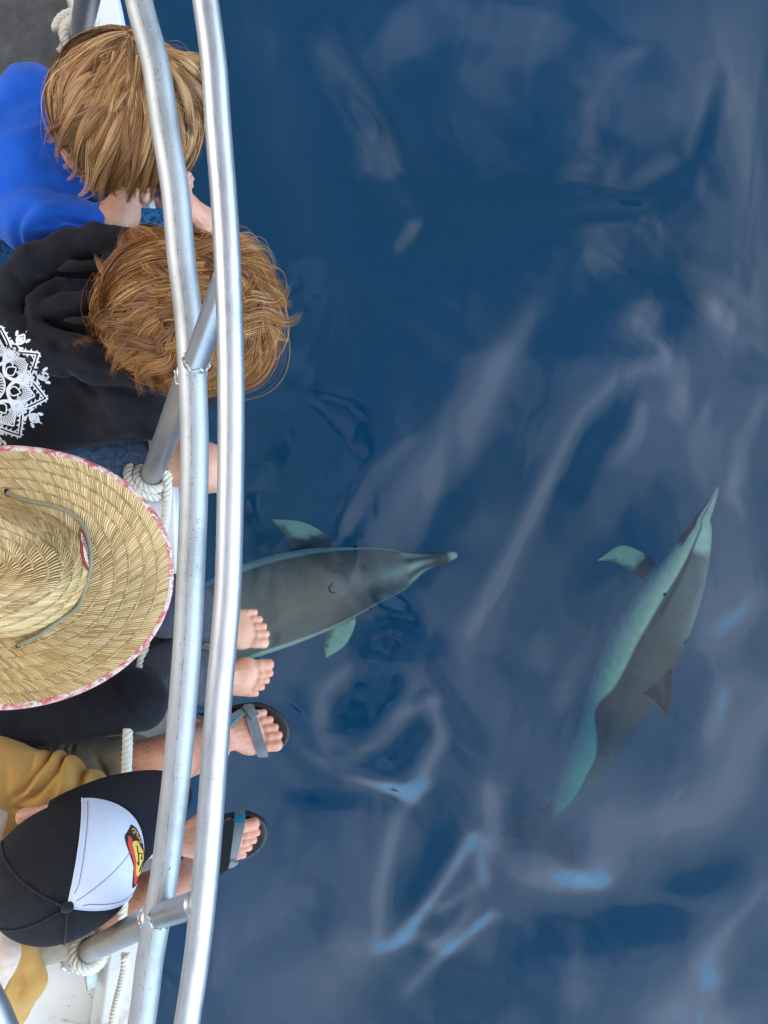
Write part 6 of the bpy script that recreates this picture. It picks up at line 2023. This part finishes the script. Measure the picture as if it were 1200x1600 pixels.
def sandal(side, ankle, fwd, up, scale, wide, teal_end):
    R = rot_axes(fwd, up); q = -1.0 * side
    ankle = np.asarray(ankle)
    Wd = lambda p: ankle + (np.asarray(p, float) * np.array([1, wide, 1]) * scale) @ R.T
    root = empty('sandal', ankle); root.parent = man
    bpy.context.view_layer.update(); root.matrix_parent_inverse = man.matrix_world.inverted()
    ol = [(-0.088, 0), (-0.078, 0.030), (-0.03, 0.038), (0.04, 0.036), (0.10, 0.048), (0.155, 0.050), (0.190, 0.034), (0.203, 0.008), (0.196, -0.018), (0.170, -0.044), (0.125, -0.060), (0.07, -0.056), (0.0, -0.040), (-0.06, -0.034)]
    ol = dense([(x, y * q) for x, y in ol], 90)
    if side > 0:
        ol = ol[::-1]
    cen = np.array([0.06, 0.0])
    n = len(ol)
    lay = [(0.90, -0.022), (0.985, -0.021), (1.0, -0.017), (1.0, -0.001), (0.985, 0.0035), (0.93, 0.0035), (0.90, 0.0015), (0.5, 0.001), (0.02, 0.001)]
    vs = []
    for sc_, z in lay:
        pts = cen + (ol - cen) * sc_
        zz = z + 0.010 * sstep(0.13, 0.20, pts[:, 0]) * (1 if z > -0.03 else 1)
        vs.append(np.stack([pts[:, 0], pts[:, 1], zz], -1))
    v = Wd(np.vstack(vs))
    f = []
    for a in range(len(lay) - 1):
        for b in range(n):
            f.append([a * n + b, a * n + (b + 1) % n, (a + 1) * n + (b + 1) % n, (a + 1) * n + b])
    f.append(list(range(n))[::-1])
    mesh_obj('sole', v, f, SOLE, root)

    def strap(name, pts, width, mat=STRAP, thick=0.0022, edge=None):
        P = catmull([np.array([x, y * q, z]) for x, y, z in pts], 26)
        T = np.gradient(P, axis=0); T /= np.linalg.norm(T, axis=1)[:, None]
        out_ = P - np.array([0.0, 0.0, 0.0]); out_[:, 0] = 0; out_[:, 2] = np.maximum(out_[:, 2], 0.01)
        out_ /= np.linalg.norm(out_, axis=1)[:, None]
        S = np.cross(T, out_); S /= np.linalg.norm(S, axis=1)[:, None]
        out_ = np.cross(S, T)
        rows = [P - S * width / 2, P - S * width / 2 + out_ * thick, P + out_ * thick * 1.4, P + S * width / 2 + out_ * thick, P + S * width / 2]
        vv = np.stack(rows, 1)
        m_ = len(P)
        ff = [[i * 5 + j, (i + 1) * 5 + j, (i + 1) * 5 + (j + 1) % 5, i * 5 + (j + 1) % 5] for i in range(m_ - 1) for j in range(5)]
        ff += [[0, 1, 2, 3, 4], [(m_ - 1) * 5 + k for k in (4, 3, 2, 1, 0)]]
        return mesh_obj(name, Wd(vv.reshape(-1, 3)), ff, mat, root, False)
    strap('toe_strap', [(0.138, 0.055, -0.004), (0.138, 0.049, 0.026), (0.133, 0.031, 0.044), (0.124, 0.006, 0.046), (0.114, -0.022, 0.043), (0.105, -0.047, 0.031), (0.102, -0.058, 0.0)], 0.025)
    strap('instep_strap', [(0.096, -0.052, 0.022), (0.072, -0.042, 0.046), (0.046, -0.022, 0.064), (0.028, 0.006, 0.072), (0.012, 0.032, 0.060), (0.0, 0.042, 0.02), (-0.005, 0.043, 0.0)], 0.020)
    strap('ankle_strap', [(-0.045, 0.040, 0.05), (-0.015, 0.038, 0.062), (0.014, 0.022, 0.074), (0.022, 0.0, 0.078), (0.012, -0.024, 0.072), (-0.015, -0.038, 0.060), (-0.045, -0.040, 0.05)], 0.022)
    strap('strap_tab', [(0.118, -0.038, 0.042), (0.106, -0.050, 0.034), (0.096, -0.058, 0.020)], 0.022, STRAP, 0.004)
    if teal_end:
        strap('strap_stitching', [(0.138, 0.053, 0.010), (0.138, 0.0495, 0.0265), (0.136, 0.043, 0.038)], 0.027, TEAL, 0.0028)
    else:
        strap('strap_stitching', [(0.084, -0.043, 0.042), (0.060, -0.028, 0.059), (0.040, -0.010, 0.071)], 0.006, TEAL, 0.0035)


sandal(1, *FL, False)
sandal(-1, *FR, True)

# watch strap and phone
RUB = simple_mat('black_strap', (0.012, 0.012, 0.013), 0.5)
wc = V(277, 1317, 1.468)
t = np.linspace(0, 2 * np.pi, 41)
wv = []
for dx in (-0.010, 0.010):
    for r_ in (1.0,):
        wv.append(np.stack([wc[0] + dx + 0 * t, wc[1] + 0.0315 * np.cos(t), wc[2] + 0.0265 * np.sin(t)], -1))
vv = np.stack(wv, 1).reshape(-1, 3)
ff = [[i * 2, i * 2 + 1, (i + 1) * 2 + 1, (i + 1) * 2] for i in range(40)]
wo_ = mesh_obj('watch_strap', vv, ff, RUB, man)
sol = wo_.modifiers.new('thick', 'SOLIDIFY'); sol.thickness = 0.003; sol.offset = 1

phone = empty('phone', V(352, 1326, 1.47))
tag(phone, 'black mobile phone held over the water above the lower sandal', 'phone')
PB = simple_mat('phone_case', (0.012, 0.012, 0.013), 0.35)
PG = simple_mat('phone_glass', (0.006, 0.006, 0.006), 0.06)
PR_ = rot_axes((0.35, -0.16, -0.92), (0.90, -0.05, 0.40))              # x across, y long, z out of the screen
pc = V(343, 1325, 1.47)


def rbox(c, R, hx, hy, hz, r, n=6):
    pts = []
    for cx, cy, a0 in ((hx - r, hy - r, 0), (-hx + r, hy - r, 90), (-hx + r, -hy + r, 180), (hx - r, -hy + r, 270)):
        for k in range(n + 1):
            a = math.radians(a0 + 90 * k / n); pts.append((cx + r * math.cos(a), cy + r * math.sin(a)))
    pts = np.array(pts); m_ = len(pts)
    v = []
    for sc_, z in ((0.97, -hz), (1, -hz * .6), (1, hz * .6), (0.97, hz)):
        v.append(np.concatenate([pts * sc_, np.full((m_, 1), z)], 1))
    v = np.vstack(v) @ R.T + c
    f = [[a * m_ + b, a * m_ + (b + 1) % m_, (a + 1) * m_ + (b + 1) % m_, (a + 1) * m_ + b] for a in range(3) for b in range(m_)]
    f += [list(range(m_))[::-1], [3 * m_ + k for k in range(m_)]]
    return v, f


v, f = rbox(pc, PR_, 0.037, 0.050, 0.0055, 0.010)
mesh_obj('case', v, f, PB, phone, False)
v, f = rbox(pc + PR_[:, 2] * 0.0058, PR_, 0.033, 0.046, 0.0006, 0.007)
mesh_obj('screen', v, f, PG, phone, False)

# ------------------------------------------------------------------ trucker cap
cap = empty('trucker_cap', V(110, 1363, 1.2))
tag(cap, 'black mesh trucker cap with a white front panel and sunset emblem', 'cap')
CR = rot_axes((0.83, 0.47, -0.30), (0.17, -0.215, 0.96))
CC = V(104, 1362, 1.225)
AX, AY, AZ = 0.122, 0.105, 0.118


def cap_pt(a, u, off=0.0):
    """a = angle from the front, u = 0 at the button .. 1 at the band"""
    a = np.asarray(a, float); u = np.asarray(u, float)
    th = u * np.pi / 2
    fr = np.clip(np.cos(a), 0, 1)
    x = (AX + off) * np.sin(th) ** 0.92 * np.cos(a); y = (AY + off) * np.sin(th) ** 0.92 * np.sin(a); z = (AZ + off) * np.cos(th) ** (1 - 0.25 * fr) - 0.02
    z = z + 0.010 * fr * np.sin(th) * np.cos(th)
    # shallow valleys along the six seams
    z = z - 0.0022 * np.exp(-((np.abs(((a + np.pi / 6 * 0) / (np.pi / 3)) - np.round(a / (np.pi / 3))) / 0.06) ** 2)) * np.sin(th) * 0.6
    return CC + np.stack([x, y, z], -1) @ CR.T


FRONT = math.radians(54)
m, nt, b = new_mat('black_mesh_fabric')
uv = node(nt, 'ShaderNodeUVMap'); sp = node(nt, 'ShaderNodeSeparateXYZ'); link(nt, uv.outputs[0], sp.inputs[0])
wv_ = mathn(nt, 'SINE', mathn(nt, 'MULTIPLY', sp.outputs[1], 2 * math.pi * 46))
wh_ = mathn(nt, 'SINE', mathn(nt, 'MULTIPLY', sp.outputs[0], 2 * math.pi * 260))
hgt = mathn(nt, 'ADD', wv_, mathn(nt, 'MULTIPLY', wh_, 0.5))
rg = ramp(nt, mathn(nt, 'MULTIPLY', mathn(nt, 'ADD', hgt, 1.5), 0.333), [(0.30, (0.003, 0.003, 0.004)), (0.75, (0.017, 0.017, 0.021))])
pk = ramp(nt, noise(nt, 14, 3, 0.5, objco(nt)), [(0.56, (0, 0, 0)), (0.70, (1, 1, 1))])
rg = mixc(nt, mathn(nt, 'MULTIPLY', pk, 0.5), rg, (0.045, 0.025, 0.027))
link(nt, rg, b.inputs['Base Color']); b.inputs['Roughness'].default_value = 0.7; b.inputs['Specular IOR Level'].default_value = 0.25
bump(nt, b, hgt, 0.7, 0.0012)
MESHF = m
CAPW = cloth_mat('white_foam_panel', (0.60, 0.62, 0.71), 1200, 0.75, 0.03, 0.1, 0.0002)
CAPB = cloth_mat('black_twill', (0.012, 0.012, 0.018), 900, 0.8, 0.1, 0.1, 0.0004)


def cap_panel(name, a0, a1, mat, off=0.0, u1=1.0, parent=cap):
    A, U = np.meshgrid(np.linspace(a0, a1, 40), np.linspace(0.0, u1, 40), indexing='ij')
    v = cap_pt(A, U, off)
    i, j = np.meshgrid(np.arange(39), np.arange(39), indexing='ij')
    f = np.stack([i * 40 + j, i * 40 + j + 1, (i + 1) * 40 + j + 1, (i + 1) * 40 + j], -1).reshape(-1, 4)
    uv = np.stack([A * 1.0 / (2 * np.pi) + 1, U], -1).reshape(-1, 2)
    o_ = mesh_obj(name, v.reshape(-1, 3), f, mat, parent, True, None, uv)
    return o_


cap_panel('front_panel', 0.0, FRONT, CAPW); cap_panel('front_panel', -FRONT, 0.0, CAPW)
step = (2 * np.pi - 2 * FRONT) / 4
for k in range(4):
    cap_panel('mesh_panel', FRONT + k * step, FRONT + (k + 1) * step, MESHF, -0.0006)
# seams: piping between panels, stitching line along the white panel edges
GREY = simple_mat('grey_thread', (0.20, 0.20, 0.24), 0.8)
for k in range(1, 4):
    u = np.linspace(0.03, 1, 30)
    v, f, uv = tube_geo(cap_pt(np.full(30, FRONT + k * step), u, 0.0006), 0.0016, 8)
    mesh_obj('seam', v, f, CAPB, cap)
for a_ in (0.0, FRONT - 0.07, -FRONT + 0.07):
    u = np.linspace(0.06 if a_ == 0 else 0.1, 0.96 if a_ else 0.62, 30)
    aa = np.full(30, a_) if a_ == 0 else np.sign(a_) * (FRONT - 0.075 / np.maximum(np.sin(u * 1.5), 0.25) * 0.9)
    v, f, uv = tube_geo(cap_pt(aa, u, 0.0003), 0.00055, 6)
    mesh_obj('stitching', v, f, GREY, cap)
for sg in (1, -1):
    u = np.linspace(0.03, 1, 30)
    v, f, uv = tube_geo(cap_pt(np.full(30, sg * FRONT), u, 0.0), 0.0014, 8)
    mesh_obj('panel_edge', v, f, CAPW, cap)
bp = cap_pt(0.0, 0.0); bn = CR[:, 2]
v, f, uv = tube_geo(np.array([bp - bn * .002, bp + bn * 0.002, bp + bn * 0.0045, bp + bn * 0.006]), [0.0088, 0.0090, 0.0066, 0.002], 20)
mesh_obj('button', v, f, CAPB, cap)
# brim
aB = np.linspace(-math.radians(80), math.radians(80), 60); tB = np.linspace(0, 1, 16)
Ab, Tb = np.meshgrid(aB, tB, indexing='ij')
edge = cap_pt(Ab, np.full_like(Ab, 0.985), -0.002)
loc = (edge - CC) @ CR
ext = 0.098 * np.clip(np.cos(Ab * 90 / 80), 0, 1) ** 0.55
loc[..., 0] += ext * Tb * (0.55 + 0.45 * np.cos(Ab)) + 0.002
loc[..., 1] *= 1 - 0.06 * Tb
loc[..., 2] += -0.004 - 0.012 * Tb - 0.055 * (loc[..., 1] / 0.1) ** 2 * Tb ** 0.8 * 0.5
wl_ = CC + loc @ CR.T
i, j = np.meshgrid(np.arange(59), np.arange(15), indexing='ij')
f = np.stack([i * 16 + j, i * 16 + j + 1, (i + 1) * 16 + j + 1, (i + 1) * 16 + j], -1).reshape(-1, 4)
m, nt, b = new_mat('stitched_brim_cloth')
uv = node(nt, 'ShaderNodeUVMap'); sp = node(nt, 'ShaderNodeSeparateXYZ'); link(nt, uv.outputs[0], sp.inputs[0])
rows = mathn(nt, 'ABSOLUTE', mathn(nt, 'SINE', mathn(nt, 'MULTIPLY', sp.outputs[1], math.pi * 7)))
b.inputs['Base Color'].default_value = (0.008, 0.008, 0.011, 1); b.inputs['Roughness'].default_value = 0.9; b.inputs['Specular IOR Level'].default_value = 0.2
bump(nt, b, mathn(nt, 'ADD', ramp(nt, rows, [(0.0, (0, 0, 0)), (0.2, (1, 1, 1))]), mathn(nt, 'MULTIPLY', noise(nt, 900, 2, 0.6, objco(nt)), 0.5)), 0.6, 0.0008)
ob = mesh_obj('brim', wl_.reshape(-1, 3), f, m, cap, True, None, np.stack([Ab, Tb], -1).reshape(-1, 2))
so = ob.modifiers.new('thick', 'SOLIDIFY'); so.thickness = 0.003; so.offset = -1
# printed emblem low on the front panels
A, U = np.meshgrid(np.linspace(-FRONT, FRONT, 80), np.linspace(0.02, 1.0, 60), indexing='ij')
cv_ = cap_pt(A, U, 0.0).reshape(-1, 3)
i, j = np.meshgrid(np.arange(79), np.arange(59), indexing='ij')
cap_bvh = bvh_of(cv_, np.stack([i * 60 + j, i * 60 + j + 1, (i + 1) * 60 + j + 1, (i + 1) * 60 + j], -1).reshape(-1, 4))


def crop(pts):
    return [(120 + x / 6.0 - 7.0, 1220 + y / 6.0) for x, y in pts]


def emblem(name, pts, off, col, parent):
    o_ = dense(crop(pts), 60); cen = o_.mean(0)
    vs, fs, n, ok = [], [], len(o_), []
    for s_ in (0.02, 0.3, 0.6, 0.85, 1.0):
        for p in cen + (o_ - cen) * s_:
            q = drop_on(cap_bvh, p[0], p[1], 1.2, off); ok.append(q is not None); vs.append(q if q is not None else np.zeros(3))
    for a in range(4):
        for b_ in range(n):
            f_ = [a * n + b_, a * n + (b_ + 1) % n, (a + 1) * n + (b_ + 1) % n, (a + 1) * n + b_]
            if all(ok[k] for k in f_):
                fs.append(f_)
    return mesh_obj(name, np.array(vs), fs, simple_mat('print_' + name, col, 0.6), parent)


em = emblem('emblem', [(550, 410), (600, 450), (650, 560), (672, 680), (660, 800), (620, 940), (570, 1005), (560, 975), (575, 880), (570, 800), (540, 700), (505, 600), (490, 520), (520, 470)], 0.0006, (0.03, 0.012, 0.012), cap)
emblem('red_stripe', [(520, 520), (545, 530), (578, 620), (603, 760), (612, 880), (590, 965), (575, 960), (592, 880), (578, 780), (548, 690), (518, 600)], 0.0010, (0.62, 0.045, 0.03), em)
emblem('yellow_field', [(565, 570), (605, 568), (632, 620), (655, 650), (660, 700), (652, 770), (632, 860), (602, 895), (588, 850), (592, 760), (572, 660), (556, 600)], 0.0014, (0.72, 0.45, 0.07), em)
sq = []
for p, w in (([(600, 610), (606, 660), (612, 700), (615, 780)], 1.4), ([(606, 690), (632, 682), (655, 690)], 1.3), ([(632, 600), (645, 630), (652, 650)], 1.6), ([(600, 760), (612, 790), (616, 770)], 1.5), ([(640, 700), (638, 740), (648, 720)], 1.0), ([(636, 800), (628, 830), (620, 850)], 1.6), ([(652, 760), (642, 790), (636, 800)], 1.4)):
    sq.append(stroke2d(catmull(crop(p), 10), w))
print_strips('emblem_lines', sq, cap_bvh, 1.2, 0.0018, simple_mat('print_black', (0.015, 0.012, 0.01), 0.6), em)
sq = []
for p, w in (([(552, 462), (572, 452), (586, 480)], 1.6), ([(560, 480), (578, 500)], 1.6), ([(585, 490), (598, 482), (606, 510), (592, 520)], 1.5), ([(592, 520), (612, 512)], 1.4), ([(606, 540), (622, 530), (628, 560)], 1.5), ([(620, 575), (636, 568), (640, 590)], 1.4)):
    sq.append(stroke2d(catmull(crop(p), 10), w))
print_strips('emblem_lettering', sq, cap_bvh, 1.2, 0.0012, simple_mat('print_orange', (0.70, 0.33, 0.08), 0.6), em)
